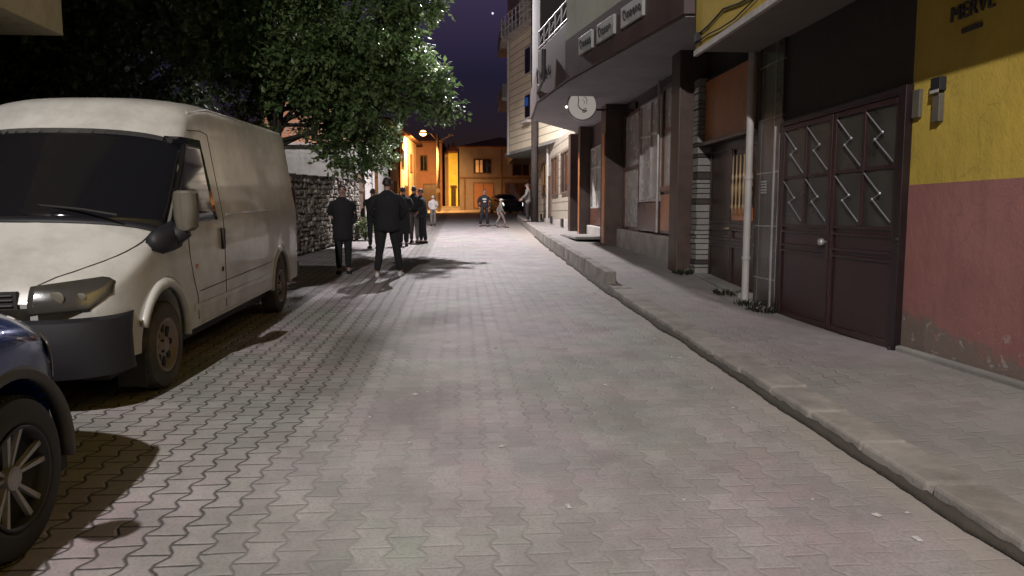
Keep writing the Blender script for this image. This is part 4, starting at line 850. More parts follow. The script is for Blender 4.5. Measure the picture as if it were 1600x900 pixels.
def wheel(parent, c, side, r_, wdt, kind, tyre=M['dirtyrubber']):
    """c is the wheel centre in the parent's space; side +1 faces +X"""
    T = MB(); rr_ = r_*.62; h = wdt/2
    prof = [(-h*.8, rr_), (-h, rr_*1.12), (-h*1.02, r_*.86), (-h*.85, r_*.97), (-h*.5, r_), (h*.5, r_), (h*.85, r_*.97), (h*1.02, r_*.86), (h, rr_*1.12), (h*.8, rr_), (-h*.8, rr_*.985), (-h*.8, rr_)]
    T.lathe(prof, 40, 'x', cap=False)
    for k_ in range(60):
        a = 2*math.pi*k_/60; ca, sa = math.cos(a), math.sin(a); d_ = Vector((0, ca, sa)); t_ = Vector((0, -sa, ca)); p = d_*(r_*.998)
        T.add([p+Vector((-h*.75, 0, 0))-t_*.008, p+Vector((-h*.75, 0, 0))+t_*.008, p+Vector((h*.75, 0, 0))+t_*.014, p+Vector((h*.75, 0, 0))-t_*.002, p*1.018+Vector((-h*.7, 0, 0))-t_*.006, p*1.018+Vector((-h*.7, 0, 0))+t_*.006, p*1.018+Vector((h*.7, 0, 0))+t_*.012, p*1.018+Vector((h*.7, 0, 0))], [(4, 5, 6, 7), (0, 1, 5, 4), (1, 2, 6, 5), (2, 3, 7, 6), (3, 0, 4, 7)])
    wl_ = T.build('wheel', tyre, parent, smooth=False); wl_.location = c
    wl_.data.polygons.foreach_set('use_smooth', [True]*len(wl_.data.polygons)); wl_.data.set_sharp_from_angle(angle=R(30))
    Q = MB(); f_ = side*h*.75
    if kind == 'van':
        Q.lathe([(side*h*.2, .02), (side*h*.2, rr_*.99), (side*h*.95, rr_*1.02), (side*h*.95, rr_*.93), (f_*.75, rr_*.86), (f_*.6, rr_*.8), (f_*.75, rr_*.40), (f_*1.1, rr_*.30), (f_*1.15, rr_*.05)], 32, 'x')
        rim = Q.build('rim', M['rim'], wl_, smooth=True); HO = MB()
        for k_ in range(8):
            a = 2*math.pi*k_/8; cy, cz = math.cos(a)*rr_*.63, math.sin(a)*rr_*.63
            u_ = Vector((0, math.cos(a), math.sin(a))); v_ = Vector((0, -math.sin(a), math.cos(a))); cc = Vector((f_*.68, cy, cz)); ring = [cc+u_*math.cos(t*.5236)*.038+v_*math.sin(t*.5236)*.026 for t in range(12)]
            HO.rings([[p-Vector((side*.01, 0, 0)) for p in ring], [p+Vector((side*.012, 0, 0)) for p in ring]])
        HO.build('vent_hole', M['black'], rim)
        NU = MB()
        for k_ in range(5): a = 2*math.pi*k_/5; NU.lathe([(f_*.9, .012), (f_*1.15, .010)], 6, 'x', (0, math.cos(a)*rr_*.33, math.sin(a)*rr_*.33))
        NU.build('wheel_nut', M['black'], rim)
    else:
        Q.lathe([(side*h*.0, .02), (side*h*.0, rr_*.98), (side*h*.9, rr_*1.0), (side*h*.98, rr_*1.05), (side*h*.98, rr_*.98), (side*h*.5, rr_*.95), (side*h*.15, rr_*.9), (side*h*.15, .03)], 40, 'x')
        rim = Q.build('rim', M['darkplastic'], wl_, smooth=True); SPK = MB()
        for k_ in range(5):
            a0 = 2*math.pi*k_/5+.35
            for sg in (-1, 1):
                a1 = a0+sg*.21; i0 = Vector((f_*.75, math.cos(a0+sg*.2)*rr_*.2, math.sin(a0+sg*.2)*rr_*.2)); o0 = Vector((f_*1.1, math.cos(a1)*rr_*.97, math.sin(a1)*rr_*.97))
                tng = Vector((0, -math.sin(a0), math.cos(a0))); wI, wO = .009, .012; dp = Vector((side*.02, 0, 0))
                SPK.add([i0-tng*wI-dp, i0+tng*wI-dp, o0+tng*wO-dp, o0-tng*wO-dp, i0-tng*wI*.7, i0+tng*wI*.7, o0+tng*wO, o0-tng*wO], [(4, 5, 6, 7), (0, 1, 5, 4), (1, 2, 6, 5), (2, 3, 7, 6), (3, 0, 4, 7), (3, 2, 1, 0)])
        SPK.lathe([(f_*.5, .05), (f_*.95, .05), (f_, .035), (f_*1.0, .005)], 16, 'x'); SPK.build('spoke', M['rimsilver'], rim)
    return wl_
def mirror_x(t0): return t0

# ---------------------------------------------------------------- white van, facing the camera
VY = 4.87
VAN = thing('delivery_van', 'dusty white high roof van with black bumper parked on the left', 'van', (-3.235, VY, zr(VY)), 0, None, True)
vtop = [(0, .80), (.04, .88), (.10, .95), (.2, 1.02), (.35, 1.115), (.5, 1.21), (.64, 1.30), (.8, 1.425), (1.1, 1.66), (1.35, 1.86), (1.55, 2.01), (1.7, 2.15), (1.82, 2.25), (1.95, 2.31), (2.2, 2.36), (2.6, 2.385), (5.55, 2.40), (5.78, 2.38), (5.85, 2.28)]
vwid = [(0, .82), (.06, .88), (.15, .93), (.3, .965), (.5, .985), (1.2, 1.0), (5.5, 1.0), (5.75, .98), (5.85, .93)]
vbow = [(0, .20), (.3, .24), (.7, .34), (1.0, .32), (1.7, .16), (2.1, .06), (2.6, 0), (9, 0)]
vrc = [(0, .10), (.3, .12), (.7, .16), (1.3, .16), (1.9, .17), (2.2, .15), (2.6, .14), (9, .14)]
def vlean(z):
    return 1.0-.03*max(0, .75-z) - (0 if z < 1.25 else (z-1.25)*.150)
V0 = .36
vf = loft(vtop, vwid, vbow, vlean, V0, vrc, 2.6, None)
ss = [0, .03, .07, .12, .2, .3, .42, .55, .64, .75, .9, 1.05, 1.2, 1.35, 1.45, 1.55, 1.65, 1.75, 1.85, 1.95, 2.1, 2.3, 2.6, 3.1, 3.6, 4.1, 4.6, 5.1, 5.5, 5.65, 5.78, 5.85]
body = loft_mesh(vf, ss, V0, 22).build('body', M['vanwhite'], VAN, smooth=True)
VWF, VWR, VR = .98, 4.70, .335
cut_arches(body, [(.88, VWF, VR+.03), (-.88, VWF, VR+.03), (.88, VWR, VR+.03), (-.88, VWR, VR+.03)], .42, .32)
ub = MB(); ub.box(-.86, .86, .25, 5.5, .24, .40); ub.build('underbody', M['black'], VAN)
for sx in (-1, 1):
    wheel(VAN, (sx*.885, VWF, VR), sx, VR, .20, 'van'); wheel(VAN, (sx*.885, VWR, VR), sx, VR, .20, 'van')
    # arch lips
    for (cy) in (VWF, VWR):
        rings = []; b = MB()
        for k_ in range(25):
            a = R(-4)+R(188 if cy > 2 else 160)*k_/24; u_ = Vector((0, math.cos(a), math.sin(a))); zz_ = VR+.03+.45*math.sin(a); xb = 1.0*vlean(max(.36, zz_)) if cy > 2 or math.cos(a) > -.2 else lerp_tab(vwid, cy-.45)*vlean(max(.36, zz_))+.008
            c_ = Vector((sx*xb, cy, VR+.03)); rings.append([c_+u_*.418+Vector((-sx*.05, 0, 0)), c_+u_*.418+Vector((sx*.012, 0, 0)), c_+u_*.455+Vector((sx*.016, 0, 0)), c_+u_*.50+Vector((-sx*.008, 0, 0))])
        b.rings(rings); b.build('arch_lip', M['vanwhite'], VAN, smooth=True)
# windscreen: follows the sloping surface across the centre
wsp = patch(vf, 0, 0, 0, 0, 1, .006, 10, 28, .012, fn=lambda u, v: (.67+u*.90, .60+.80*v))
wsp.build('windscreen', M['glass'], VAN, smooth=True)
b = patch(vf, 0, 0, 0, 0, 1, .009, 2, 28, .01, fn=lambda u, v: (.632+u*.05, .57+.86*v)); b.build('cowl', M['darkplastic'], VAN, smooth=True)
for k_ in (-.25, .42):
    b = MB(); b.tube([(k_+.35, .735, 1.345), (k_+.1, .76, 1.385), (k_-.35, .82, 1.425)], .009, 6); b.build('wiper', M['black'], VAN)
for sx in (-1, 1):
    def wq(u, v, sx=sx):
        # side door glass quad: bottom front (1.05), bottom rear (2.27), top rear (2.22), top front (1.78); t between belt and roof
        sb = .80+(2.20-.80)*u; stp = 1.58+(2.14-1.58)*u; s = sb+(stp-sb)*v
        z = 1.26+(1.98-1.26)*v; zt = lerp_tab(vtop, s); r_ = min(lerp_tab(vrc, s), (zt-V0)*.8); zc_ = zt-r_
        t = .55*(z-V0)/(zc_-V0) if z < zc_ else .55+.45*(math.asin(min(1, ((z-zc_)/r_))**(2.6/2)))/(math.pi/2)
        return s, min(t, .8)
    patch(vf, 0, 0, 0, 0, sx, .006, 10, 8, .012, fn=wq).build('side_window', M['glass'], VAN, smooth=True)
    # mirror: black arm, dull shell
    m_ = MB(); m_.rings([[(sx*1.13+cx*w_, 1.08+cy*.07, z_) for cx, cy in ((-1, 1), (-1, -.2), (-.75, -.8), (0, -1.05), (.75, -.8), (1, -.2), (1, 1))] for z_, w_ in ((1.21, .05), (1.24, .072), (1.32, .085), (1.43, .09), (1.50, .085), (1.525, .07))]); mo = m_.build('wing_mirror', M['greycoat'], VAN, smooth=False, bevel=.02)
    m_ = MB(); m_.tube([(sx*.95, 1.10, 1.18), (sx*1.04, 1.08, 1.17), (sx*1.13, 1.08, 1.22)], [.09, .08, .06], 10); m_.tube([(sx*.985, .78, 1.14), (sx*.99, .95, 1.15), (sx*.99, 1.15, 1.17), (sx*.985, 1.30, 1.19)], [.05, .09, .10, .05], 8, sy=1.2); m_.build('mirror_arm', M['darkplastic'], mo, smooth=True)
    m_ = MB(); m_.box(sx*1.13-.07, sx*1.13+.07, 1.152, 1.158, 1.24, 1.50); m_.build('mirror_glass', M['steel'], mo)
    # headlight wraps round the corner
    def hq(u, v, sx=sx):
        s = .055+.01*v+ (.20)*max(0, u-.45)*1.0; z = (.685+.0*u)+((.90+.05*u)-(.685+.02*u))*v
        return s, z
    hb = MB(); pts = []
    def front_pt(xf, z, out_=.0):
        """point on the bowed nose for |x| and z"""
        best = None
        lo, hi = 0.0, .8
        for i in range(40):
            mid = (lo+hi)/2; zt = lerp_tab(vtop, mid); wm = lerp_tab(vwid, mid)*vlean(z); r_ = min(lerp_tab(vrc, mid), (zt-V0)*.8); zc_ = zt-r_
            wx = wm if z <= zc_ else (wm*max(0, 1-((z-zc_)/r_)**2.6)**(1/2.6) if z < zt else 0)
            if wx >= xf and zt >= z: hi = mid
            else: lo = mid
        wm = lerp_tab(vwid, hi); return hi+lerp_tab(vbow, hi)*(xf/wm)**2
    grid = []; NU_, NV_ = 12, 6
    for i in range(NU_+1):
        for j in range(NV_+1):
            u = i/NU_; v = j/NV_; xf = .47+(.90-.47)*u; zb = .715+.02*u+.10*max(0, u-.75)/.25; zt_ = .90+.05*u-.04*max(0, u-.88)/.12; z = zb+(zt_-zb)*v
            yv = front_pt(xf, z); grid.append((sx*(xf+.004), yv-.012, z))
    N = len(grid); back = [(p[0]*.99, p[1]+.03, p[2]) for p in grid]; fs = []
    for i in range(NU_):
        for j in range(NV_): a = i*(NV_+1)+j; fs.append((a, a+1, a+NV_+2, a+NV_+1))
    bd_ = [j for j in range(NV_+1)]+[i*(NV_+1)+NV_ for i in range(1, NU_+1)]+[NU_*(NV_+1)+j for j in range(NV_-1, -1, -1)]+[i*(NV_+1) for i in range(NU_-1, 0, -1)]
    for a, c_ in zip(bd_, bd_[1:]+bd_[:1]): fs.append((a, N+a, N+c_, c_))
    hb.add(grid+back, fs); ho = hb.build('headlight', M['lamp_glass'], VAN, smooth=True)
    for xr, rr2 in ((.62, .055), (.75, .035)):
        b = MB(); b.ell((sx*xr, front_pt(xr, .82)-.010, .82), rr2, .008, rr2*.85, n=20); b.build('reflector', M['greycoat'], ho, smooth=True)
    # bonnet seam, door seams, handle, rail, sill line as thin dark or bright strips on the skin
    def seam(name, pts, m, rad=.006, par=VAN):
        b = MB(); b.tube(pts, rad, 5); return b.build(name, m, par)
    seam('bonnet_seam', [vf(.06+.56*q/10, .86-.20*math.sin(q/10*math.pi/2), sx)+Vector((0, 0, .001)) for q in range(11)], M['darkplastic'], .005)
    def side_pt(s, z):
        wm = lerp_tab(vwid, s)*vlean(z); return Vector((sx*(wm+.001), s+lerp_tab(vbow, s), z))
    seam('door_seam', [side_pt(2.40, z) for z in (.42, .7, 1.0, 1.28, 1.6, 1.95, 2.05)]+[side_pt(2.2, 2.07), side_pt(1.75, 2.05)], M['darkplastic'], .004)
    seam('door_seam', [side_pt(1.20, 1.2), side_pt(1.22, 1.0), side_pt(1.3, .8), side_pt(1.42, .62), side_pt(1.44, .42)], M['darkplastic'], .004)
    seam('crease', [side_pt(1.5, .66), side_pt(2.4, .67), side_pt(3.4, .68), side_pt(4.2, .69)], M['darkplastic'], .004)
    seam('slide_rail', [side_pt(2.52, 1.30), side_pt(3.4, 1.305), side_pt(4.6, 1.31)], M['steel'], .009)
    seam('sill_trim', [side_pt(1.55, .385), side_pt(2.8, .385), side_pt(4.2, .385)], M['steel'], .007)
    b = MB(); hp = side_pt(2.32, 1.08); b.box(min(hp.x, hp.x+sx*.03), max(hp.x, hp.x+sx*.03), 2.5-.18, 2.5-.13, .98, 1.18); b.build('door_handle', M['black'], VAN, bevel=.008)
    b = MB(); hp = side_pt(2.34, .78); b.box(min(hp.x, hp.x+sx*.008), max(hp.x, hp.x+sx*.008), 2.34-.02, 2.34+.01, .77, .81); b.build('fuel_lock', M['black'], VAN)
for sx in (-1, 1):
    b = MB(); b.box(sx*.985-.02, sx*.985+.02, 1.62, 1.68, .86, .90); b.build('side_indicator', M['orange_wood'], VAN, bevel=.006)
    b = MB(); x_ = 1.0*vlean(.5); b.box(sx*x_-.012, sx*x_+.012, 1.55, 4.15, .50, .56); b.build('rubbing_strip', M['vanwhite'], VAN, bevel=.01)
    b = MB(); b.box(sx*.70-.09, sx*.70+.09, -.06+.10, .10, .43, .52); b.build('fog_lamp_recess', M['black'], VAN)
# roof gutter highlight, grille, bumper
b = MB()
for sx in (-1, 1): b.tube([vf(s, .62, sx)+Vector((0, 0, .004)) for s in (2.0, 2.6, 3.2, 4.0, 5.0, 5.6)], .012, 6)
b.build('roof_gutter', M['vanwhite'], VAN)
gb = MB(); rings = []
for i in range(21):
    x = -.42+.84*i/20; yv = front_pt(abs(x), .8)-.01; rings.append([(x, yv, .76), (x, yv-.004, .875), (x, yv+.03, .875), (x, yv+.03, .76)])
gb.rings(rings); go = gb.build('grille', M['black'], VAN)
gb = MB()
for zz in (.785, .82, .85): gb.tube([(-.40+.8*i/10, front_pt(abs(-.40+.8*i/10), .8)-.018, zz) for i in range(11)], .008, 6)
gb.build('grille_bar', M['darkplastic'], go)
bm_ = MB(); rings = []
for i in range(41):
    u = -1+2*i/40; a = u*R(84); 
    # bumper outline in plan: wraps from wheel arch to wheel arch
    xx = .99*math.copysign(abs(math.sin(a))**.55, u) if u else 0; yy = -.06+.62*(1-abs(math.cos(a))**.55)*(1 if abs(u) > 0 else 0)
    rings.append([(xx, yy+.02, .30), (xx*1.004, yy-.02, .40), (xx*1.006, yy-.03, .57), (xx*1.004, yy-.015, .675), (xx*.99, yy+.05, .695), (xx*.9, yy+.12, .67), (xx*.9, yy+.14, .30)])
bm_.rings(rings); bo = bm_.build('bumper', M['darkplastic'], VAN, smooth=True); bo.data.set_sharp_from_angle(angle=R(50))
b = MB(); b.box(-.26, .26, -.10, -.085, .42, .53); b.build('number_plate', M['signwhite'], VAN)
# rear mudguard strip and white rear bumper end, tail light
for sx in (-1, 1):
    b = MB(); b.box(sx*.93-.03, sx*.93+.03, 5.77, 5.87, 1.0, 1.6); b.build('tail_light', M['maroon'], VAN, bevel=.01)
    b = MB(); b.box(sx*.86-.1, sx*.86+.1, .60, .615, .10, .36); b.build('mudflap', M['black'], VAN)
b = MB(); b.box(-.95, .95, 5.83, 5.95, .36, .56); b.build('rear_bumper', M['darkplastic'], VAN, bevel=.03)
# ---------------------------------------------------------------- hatchback shape used for the two cars
def car(label, loc, rz, paint, clad, name, headm, wheelkind='car'):
    Cx = thing(name, label, 'car', loc, 0, None, True); Cx.rotation_euler = (math.atan(S)*(1 if abs(rz) < 1 else -1), 0, rz)
    top = [(0, .62), (.03, .75), (.10, .88), (.25, .99), (.5, 1.06), (.9, 1.10), (1.1, 1.12), (1.35, 1.15), (1.6, 1.32), (1.85, 1.46), (2.1, 1.52), (2.8, 1.55), (3.4, 1.52), (3.8, 1.42), (4.05, 1.15), (4.2, .98), (4.28, .85)]
    wid = [(0, .70), (.08, .78), (.2, .84), (.5, .885), (.9, .90), (3.5, .90), (4.0, .87), (4.28, .78)]
    bow = [(0, .26), (.3, .26), (1.0, .22), (1.8, .12), (2.4, 0), (3.4, -.05), (9, -.15)]; rc = [(0, .16), (.5, .17), (1.0, .18), (1.5, .32), (2.0, .36), (3.4, .36), (4.0, .3), (4.3, .2)]
    ln = lambda z: 1-.05*max(0, .6-z)-(0 if z < .92 else (z-.92)*.36)
    f = loft(top, wid, bow, ln, .27, rc, 2.4, None); sl = [0, .03, .08, .16, .28, .42, .6, .8, 1.0, 1.15, 1.35, 1.55, 1.75, 1.95, 2.15, 2.5, 2.9, 3.3, 3.6, 3.85, 4.05, 4.18, 4.28]
    bd = loft_mesh(f, sl, .27, 20).build('body', paint, Cx, smooth=True); R_ = .335; F_, Q_ = .84, 3.42
    cut_arches(bd, [(s_*.8, y_, R_+.01) for s_ in (-1, 1) for y_ in (F_, Q_)], .40, .26)
    for sx in (-1, 1):
        for cy in (F_, Q_):
            wheel(Cx, (sx*.80, cy, R_), sx, R_, .21, 'car', M['black']); rings = []
            for k_ in range(25):
                a = R(-8)+R(196)*k_/24; u_ = Vector((0, math.cos(a), math.sin(a))); c_ = Vector((sx*.885, cy, R_+.01)); rings.append([c_+u_*.40+Vector((-sx*.05, 0, 0)), c_+u_*.40+Vector((sx*.012, 0, 0)), c_+u_*.435+Vector((sx*.016, 0, 0)), c_+u_*.465+Vector((-sx*.02, 0, 0))])
            b = MB(); b.rings(rings); b.build('arch_cladding', clad, Cx, smooth=True)
        b = MB(); b.box(sx*.89-.03, sx*.89+.03, 1.3, 2.95, .25, .42); b.build('sill_cladding', clad, Cx, bevel=.015)
        b = MB(); b.ell((sx*1.0, 1.62, 1.02), .11, .07, .075); b.tube([(sx*.85, 1.6, .96), (sx*.95, 1.6, 1.0)], .03, 8); b.build('wing_mirror', paint, Cx, smooth=True)
        patch(f, 0, 0, 0, 0, sx, .006, 12, 6, .01, fn=lambda u, v: (1.45+u*2.1+v*.22*(1-2*u), .545+.16*v)).build('side_window', M['glass'], Cx, smooth=True)
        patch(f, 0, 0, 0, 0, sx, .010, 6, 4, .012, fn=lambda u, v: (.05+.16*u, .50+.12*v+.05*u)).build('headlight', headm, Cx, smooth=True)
        b = MB(); b.box(sx*.88-.02, sx*.88+.02, 2.02, 2.2, .86, .89); b.build('door_handle', paint, Cx, bevel=.008)
        patch(f, 0, 0, 0, 0, sx, .008, 3, 6, .012, fn=lambda u, v: (4.12+.1*u, .35+.2*v)).build('tail_light', M['maroon'], Cx, smooth=True)
    patch(f, 0, 0, 0, 0, 1, .006, 8, 20, .01, fn=lambda u, v: (1.18+.72*u, .68+.64*v)).build('windscreen', M['glass'], Cx, smooth=True)
    patch(f, 0, 0, 0, 0, 1, .006, 5, 20, .01, fn=lambda u, v: (3.72+.30*u, .70+.60*v)).build('rear_window', M['glass'], Cx, smooth=True)
    b = MB(); b.box(-.5, .5, -.02, .06, .36, .56); b.build('grille', M['black'], Cx, bevel=.02)
    b = MB(); b.box(-.8, .8, .3, 4.0, .18, .30); b.build('underbody', M['black'], Cx)
    return Cx
# rz=pi turns the nose up the street
car('blue car with dull grey arch trim and two tone alloy wheels at lower left', (-2.70, 3.93, zr(3.93)), math.pi, M['blue'], M['cladding'], 'parked_car', M['lamp_glass'])
car('dark car with a glinting headlight parked far up on the right', (4.35, 56.5, zr(56.5)), 0.25, M['black'], M['black'], 'dark_car', M['headlit'])

# ============================================================ people
def skinmesh(name, verts, edges, radii, root, m, parent, sub=2):
    me = bpy.data.meshes.new(name); me.from_pydata([tuple(v) for v in verts], edges, []); o = bpy.data.objects.new(name, me); COL.objects.link(o)
    md = o.modifiers.new('skin', 'SKIN'); md.use_smooth_shade = True
    for i, r_ in enumerate(radii): me.skin_vertices[0].data[i].radius = r_ if isinstance(r_, tuple) else (r_, r_)
    me.skin_vertices[0].data[root].use_root = True
    s_ = o.modifiers.new('sub', 'SUBSURF'); s_.levels = sub; s_.render_levels = sub; bake(o); o.data.materials.clear(); o.data.materials.append(m); o.parent = parent
    return o
def person(label, xy, hgt, face_ang, top='jacket', topm='cloth_black', legm='cloth_black', shoem='cloth_black', hairm='hair', legs=((.10, 0), (-.10, 0)), arms=((.13, 0, .95), (-.13, 0, .95)), elbow=.10, bulk=1.0, hem=.80, headturn=0, base_h=0, cap=None, lean=0.0, print_=False, flare=1.0, bent=None):
    """units are metres for a 1.75 m person; local +Y is the way the person faces. legs: (x, forward) of each foot; arms: wrist (x, forward, z)"""
    k_ = hgt/1.75; x, y = xy; T = thing('person', label, 'person', (x, y, zr(y)+base_h), face_ang); T.scale = (k_, k_, k_)
    v = []; e_ = []; r_ = []
    def add(p, rad, par=None):
        v.append(Vector(p)); r_.append(rad)
        if par is not None: e_.append((par, len(v)-1))
        return len(v)-1
    L = lean
    pel = add((0, 0, .94), (.13, .10)); sp1 = add((0, L*.3, 1.10), (.125, .10), pel); ch = add((0, L*.7, 1.30), (.15, .11), sp1); nk = add((0, L, 1.46), (.065, .06), ch); nk2 = add((0, L+.01, 1.53), .055, nk)
    h1 = add((0, L+.025, 1.59), (.07, .08), nk2); h2 = add((0, L+.02, 1.66), (.078, .098), h1); add((0, L+.01, 1.715), (.06, .075), h2)
    wr = []; kn = []; an = []
    for i, (fx, fy) in enumerate(legs):
        sg = 1 if i == 0 else -1; hp = add((sg*.09, 0, .88), .085, pel); kx = sg*.09+(fx-sg*.09)*.5; kd = (bent[i] if bent else .03)
        q = Vector((kx, fy*.5+kd, .49)); kk = add(q, .058, hp); kn.append(q); back_ = fy < -.12; az_ = .09+(.10 if back_ else 0); a_ = Vector((fx, fy, az_)); ai = add(a_, .04, kk); an.append((a_, back_)); add(a_+Vector((sg*.01, .13, -.05 if not back_ else -.12)), .035, ai)
    for i, (ax_, ay_, az__) in enumerate(arms):
        sg = 1 if i == 0 else -1; sh = add((sg*.16, L*.95, 1.38), .045, ch); shp = Vector((sg*.19, L*.95, 1.39)); wv = Vector((ax_, ay_+L*.5, az__)); mid = shp.lerp(wv, .5)+Vector((sg*elbow, -.05-elbow*.4, -.01)); el = add(mid+Vector((-sg*.015, .02, 0)), .027, sh); w_ = add(wv, .025, el); wr.append((shp, mid, wv))
        d = (wv-mid).normalized(); pm = add(wv+d*.06, (.035, .018), w_); sd = Vector((0, 1, 0)) if abs(d.y) < .8 else Vector((1, 0, 0)); sd = (sd-d*sd.dot(d)).normalized()
        for q in range(4):
            o_ = sd*(q-1.5)*.021; ln = (.07, .085, .08, .062)[q]; f1 = add(wv+d*.10+o_, .0095, pm); inw = Vector((-sg, 0, 0))*.3; f2 = add(wv+d*(.10+ln*.5)+o_+inw*.03, .009, f1); add(wv+d*(.10+ln)+o_+inw*.10, .0075, f2)
        th = add(wv+d*.045+sd*.042, .010, pm); add(wv+d*.085+sd*.062-Vector((sg*.01, 0, 0)), .008, th)
    body_ = skinmesh('body', v, e_, r_, pel, M['skin'], T)
    # face details appended to the body mesh
    bm = bmesh.new(); bm.from_mesh(body_.data)
    for (cx, cy, cz, s_) in ((0, L+.128, 1.635, .013), (.082, L+.02, 1.64, .018), (-.082, L+.02, 1.64, .018)):
        g_ = bmesh.ops.create_icosphere(bm, subdivisions=2, radius=1); bmesh.ops.scale(bm, vec=(s_*.6, s_, s_*1.4), verts=g_['verts']); bmesh.ops.translate(bm, vec=(cx, cy, cz), verts=g_['verts'])
    bm.to_mesh(body_.data); bm.free(); body_.data.polygons.foreach_set('use_smooth', [True]*len(body_.data.polygons))
    b = MB()
    for sg in (-1, 1): b.ell((sg*.032, L+.112, 1.66), .012, .008, .007)
    b.ell((0, L+.115, 1.588), .022, .008, .005); b.build('eyes_and_mouth', M['hair'], T)
    # hair or cap
    b = MB(); rings = []
    for i in range(9):
        a = i/8*math.pi*.56; zz = 1.655+.086*math.cos(a); rad = max(.004, .084*math.sin(a)); rings.append([(rad*.93*math.cos(t*math.pi/8), L+.012+rad*1.16*math.sin(t*math.pi/8)*(1 if math.sin(t*math.pi/8) < 0 else .92), zz-(.05*(1-math.sin(t*math.pi/8))*.5 if i > 5 else 0)) for t in range(16)])
    if cap: 
        b.rings(rings); b.add([(-.08, L+.06, 1.675), (.08, L+.06, 1.675), (.06, L+.19, 1.665), (-.06, L+.19, 1.665), (-.08, L+.06, 1.69), (.08, L+.06, 1.69), (.06, L+.19, 1.675), (-.06, L+.19, 1.675)], [(3, 2, 1, 0), (4, 5, 6, 7), (0, 1, 5, 4), (1, 2, 6, 5), (2, 3, 7, 6), (3, 0, 4, 7)])
        b.build('cap', M[cap], T, smooth=True)
    else: b.rings(rings); b.build('hair', M[hairm], T, smooth=True)
    # coat / top : elliptical loft
    w_ = bulk; rings = []; fz = Vector((0, 0, 0))
    prof = [(hem, .195*w_*flare, .145*w_, 0), (hem+.10, .19*w_*flare, .145*w_, 0), (.98, .175*w_, .135*w_, 0), (1.12, .178*w_, .132*w_, L*.35), (1.27, .205*w_, .135*w_, L*.7), (1.37, .21*w_, .125*w_, L*.9), (1.425, .175*w_, .105, L*.95), (1.475, .085, .08, L), (1.52, .072, .075, L)]
    if hem < .85: prof = [(hem, .19*w_*flare, .15*w_, 0)]+[p for p in prof[1:] if p[0] > hem+.05]
    for pi_, (z, rx, ry, oy) in enumerate(prof):
        rings.append([(rx*(1+.03*math.sin(3*t+z*9))*math.cos(t*math.pi/10), oy+ry*(1+.035*math.sin(2.3*t+z*7))*math.sin(t*math.pi/10), z+(.012*math.sin(t*1.1) if pi_ == 0 else 0)) for t in range(20)])
    b = MB(); b.rings(rings)
    for (shp, mid, wv) in wr:
        d = (wv-mid).normalized(); b.tube([shp+Vector((-.05*(1 if shp.x > 0 else -1), 0, .0)), shp, shp.lerp(mid, .5), mid, mid.lerp(wv, .55), wv+d*.01], [.05*w_, .066*w_, .070*w_, .070*w_, .060*w_, .052*w_], 12)
    o = b.build(top, M[topm], T, smooth=True, sub=1)
    if print_:
        pr_ = MB(); pr_.box(-.085, -.035, .142, .152, 1.25, 1.34); pr_.box(-.02, .015, .142, .152, 1.25, 1.34); pr_.box(.03, .085, .142, .152, 1.25, 1.34); pr_.box(-.07, .05, .14, .15, 1.15, 1.20); pr_.build('chest_print', M['whitecloth'], o)
    b = MB(); b.tube([(0, 0, .80), (0, 0, .86), (0, 0, 1.0)], [.10, .165, .165], 14, sy=.8)
    for i in range(2):
        sg = 1 if i == 0 else -1; a_, bk = an[i]; kk = kn[i]; hp = Vector((sg*.088, 0, .90)); b.tube([hp, hp.lerp(kk, .5), kk, kk.lerp(a_, .5)+Vector((0, -.012, 0)), a_+Vector((0, 0, -.02))], [.105, .092, .074*flare, .068*flare, .06*flare], 12)
    b.build('trousers', M[legm], T, smooth=True, sub=1)
    for i in range(2):
        a_, bk = an[i]; sh = MB(); yaw_ = (.12 if i == 0 else -.12); tiltz = -.35 if bk else 0; rings = []
        for (yy, wv_, hh, z0_) in ((-.075, .02, .05, 0), (-.06, .034, .075, 0), (0, .04, .09, 0), (.06, .046, .075, 0), (.13, .05, .055, 0), (.175, .038, .045, .0), (.195, .015, .03, .005)):
            ring = []
            for (cx, cz) in ((-1, 0), (-1, .5), (-.6, 1), (.6, 1), (1, .5), (1, 0)): ring.append(Vector((a_.x+cx*wv_+yy*yaw_, a_.y+yy, a_.z-.09+z0_+cz*hh+yy*tiltz)))
            rings.append(ring)
        sh.rings(rings); sh.build('shoe', M[shoem], T, smooth=True)
    return T
PI = math.pi
person('broad man in black jacket and white sneakers walking up the street, largest figure', (-1.27, 13.6), 1.82, 0, 'jacket', 'cloth_black', 'cloth_black', 'shoe_w', legs=((.20, .06), (-.19, -.12)), arms=((.16, .20, 1.0), (-.16, .20, 1.0)), elbow=.15, bulk=1.2, hem=.76, base_h=0)
person('slim person in long dark coat standing by the stone wall beside the van', (-2.17, 14.2), 1.68, PI+.15, 'coat', 'cloth_black', 'cloth_black', 'cloth_black', legs=((.09, .03), (-.09, -.02)), arms=((.13, 0, .95), (-.13, 0, .95)), elbow=.10, hem=.62, bulk=1.08)
person('dark clothed person half hidden behind the left elbow of the broad man', (-2.33, 20.7), 1.66, .3, 'jacket', 'cloth_navy', 'cloth_navy', 'cloth_black', arms=((.26, .12, .95), (-.30, .05, .92)), elbow=.08, hem=.78, bulk=1.1)
person('person in long black coat just right of the broad man', (-1.57, 21.6), 1.72, .1, 'coat', 'cloth_black', 'cloth_black', 'cloth_black', legs=((.08, 0), (-.08, .03)), hem=.35, flare=1.15, bulk=1.1)
person('person in dark jacket and grey jeans in the middle of the group', (-1.34, 23.0), 1.76, -.4, 'jacket', 'cloth_navy', 'jeans', 'cloth_black', hem=.86, arms=((.24, .12, 1.0), (-.26, .12, 1.0)))
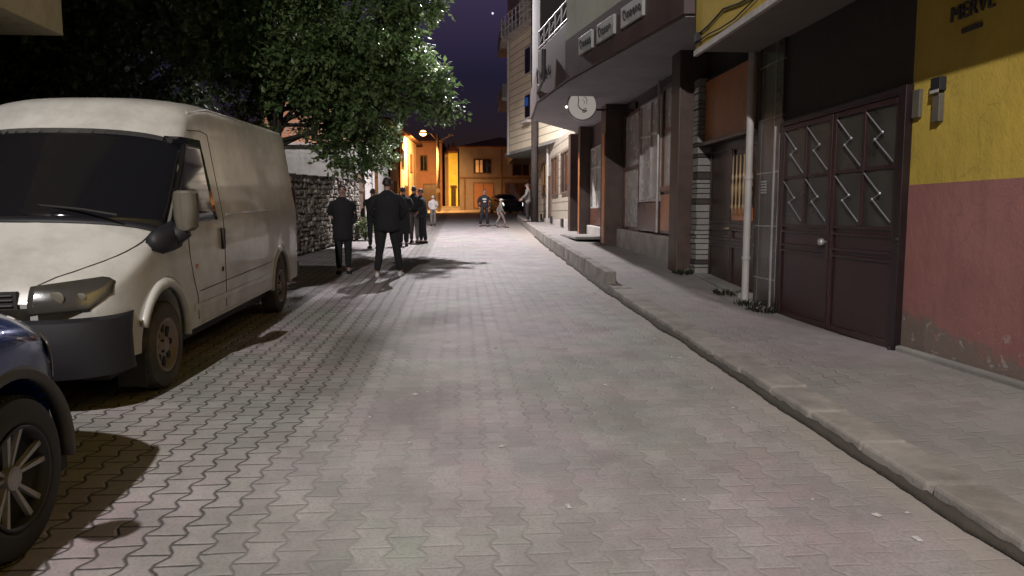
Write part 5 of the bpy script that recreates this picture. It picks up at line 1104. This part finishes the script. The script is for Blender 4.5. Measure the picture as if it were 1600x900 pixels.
person('person in black hunched forward at the right side of the group', (-1.06, 22.8), 1.68, PI/2+.3, 'jacket', 'cloth_black', 'cloth_black', 'cloth_black', legs=((.06, .05), (-.08, -.06)), hem=.84, arms=((.20, .18, 1.0), (-.22, .18, 1.0)), lean=.06, bulk=1.12)
person('small figure with white cap and pale top beyond the group', (-1.17, 35.5), 1.45, .2, 'shirt', 'whitecloth', 'greycloth', 'cloth_black', cap='whitecloth', hem=.9, bulk=1.0)
person('man in black sweatshirt with white chest print facing the camera', (1.25, 34.6), 1.72, PI, 'sweatshirt', 'cloth_black', 'cloth_black', 'cloth_black', legs=((.20, .04), (-.16, 0)), arms=((.24, .08, .92), (-.24, .08, .92)), elbow=.09, hem=.88, print_=True, flare=1.15, bulk=1.08)
person('child in grey clothes and pale cap striding across the street', (1.95, 33.4), 1.32, -PI/2+.1, 'jacket', 'greycloth', 'greycloth', 'cloth_black', cap='whitecloth', legs=((.07, .30), (-.07, -.30)), arms=((.22, .15, .92), (-.22, -.15, .92)), hem=.86)
person('person in grey trousers and pale sleeves standing beside the utility pole', (3.1, 32.6), 1.72, PI/2-.2, 'jacket', 'greycloth', 'cloth_navy', 'cloth_black', arms=((.22, .25, 1.05), (-.22, .25, 1.05)), hem=.84, base_h=.28)

# ============================================================ litter on the setts
rnd = random.Random(4)
lb = MB()
for i in range(26):
    y = rnd.uniform(2.8, 12); x = rnd.uniform(-.6, 2.2) if i % 2 else rnd.uniform(1.9, 2.25); s_ = rnd.uniform(.006, .016); c = Vector((x, y, zr(y)+.004)); a = rnd.uniform(0, 6)
    u_ = Vector((math.cos(a), math.sin(a), S*math.sin(a)))*s_*1.6; v_ = Vector((-math.sin(a), math.cos(a), 0))*s_
    lb.add([c-u_-v_, c+u_-v_*.6, c+u_+v_, c-u_*.7+v_, c+Vector((0, 0, s_*.8))], [(0, 1, 4), (1, 2, 4), (2, 3, 4), (3, 0, 4), (3, 2, 1, 0)])
o = lb.build('litter', M['whitecloth']); o['kind'] = 'stuff'; o['label'] = 'scattered pale scraps of litter on the paving'; o['category'] = 'litter'
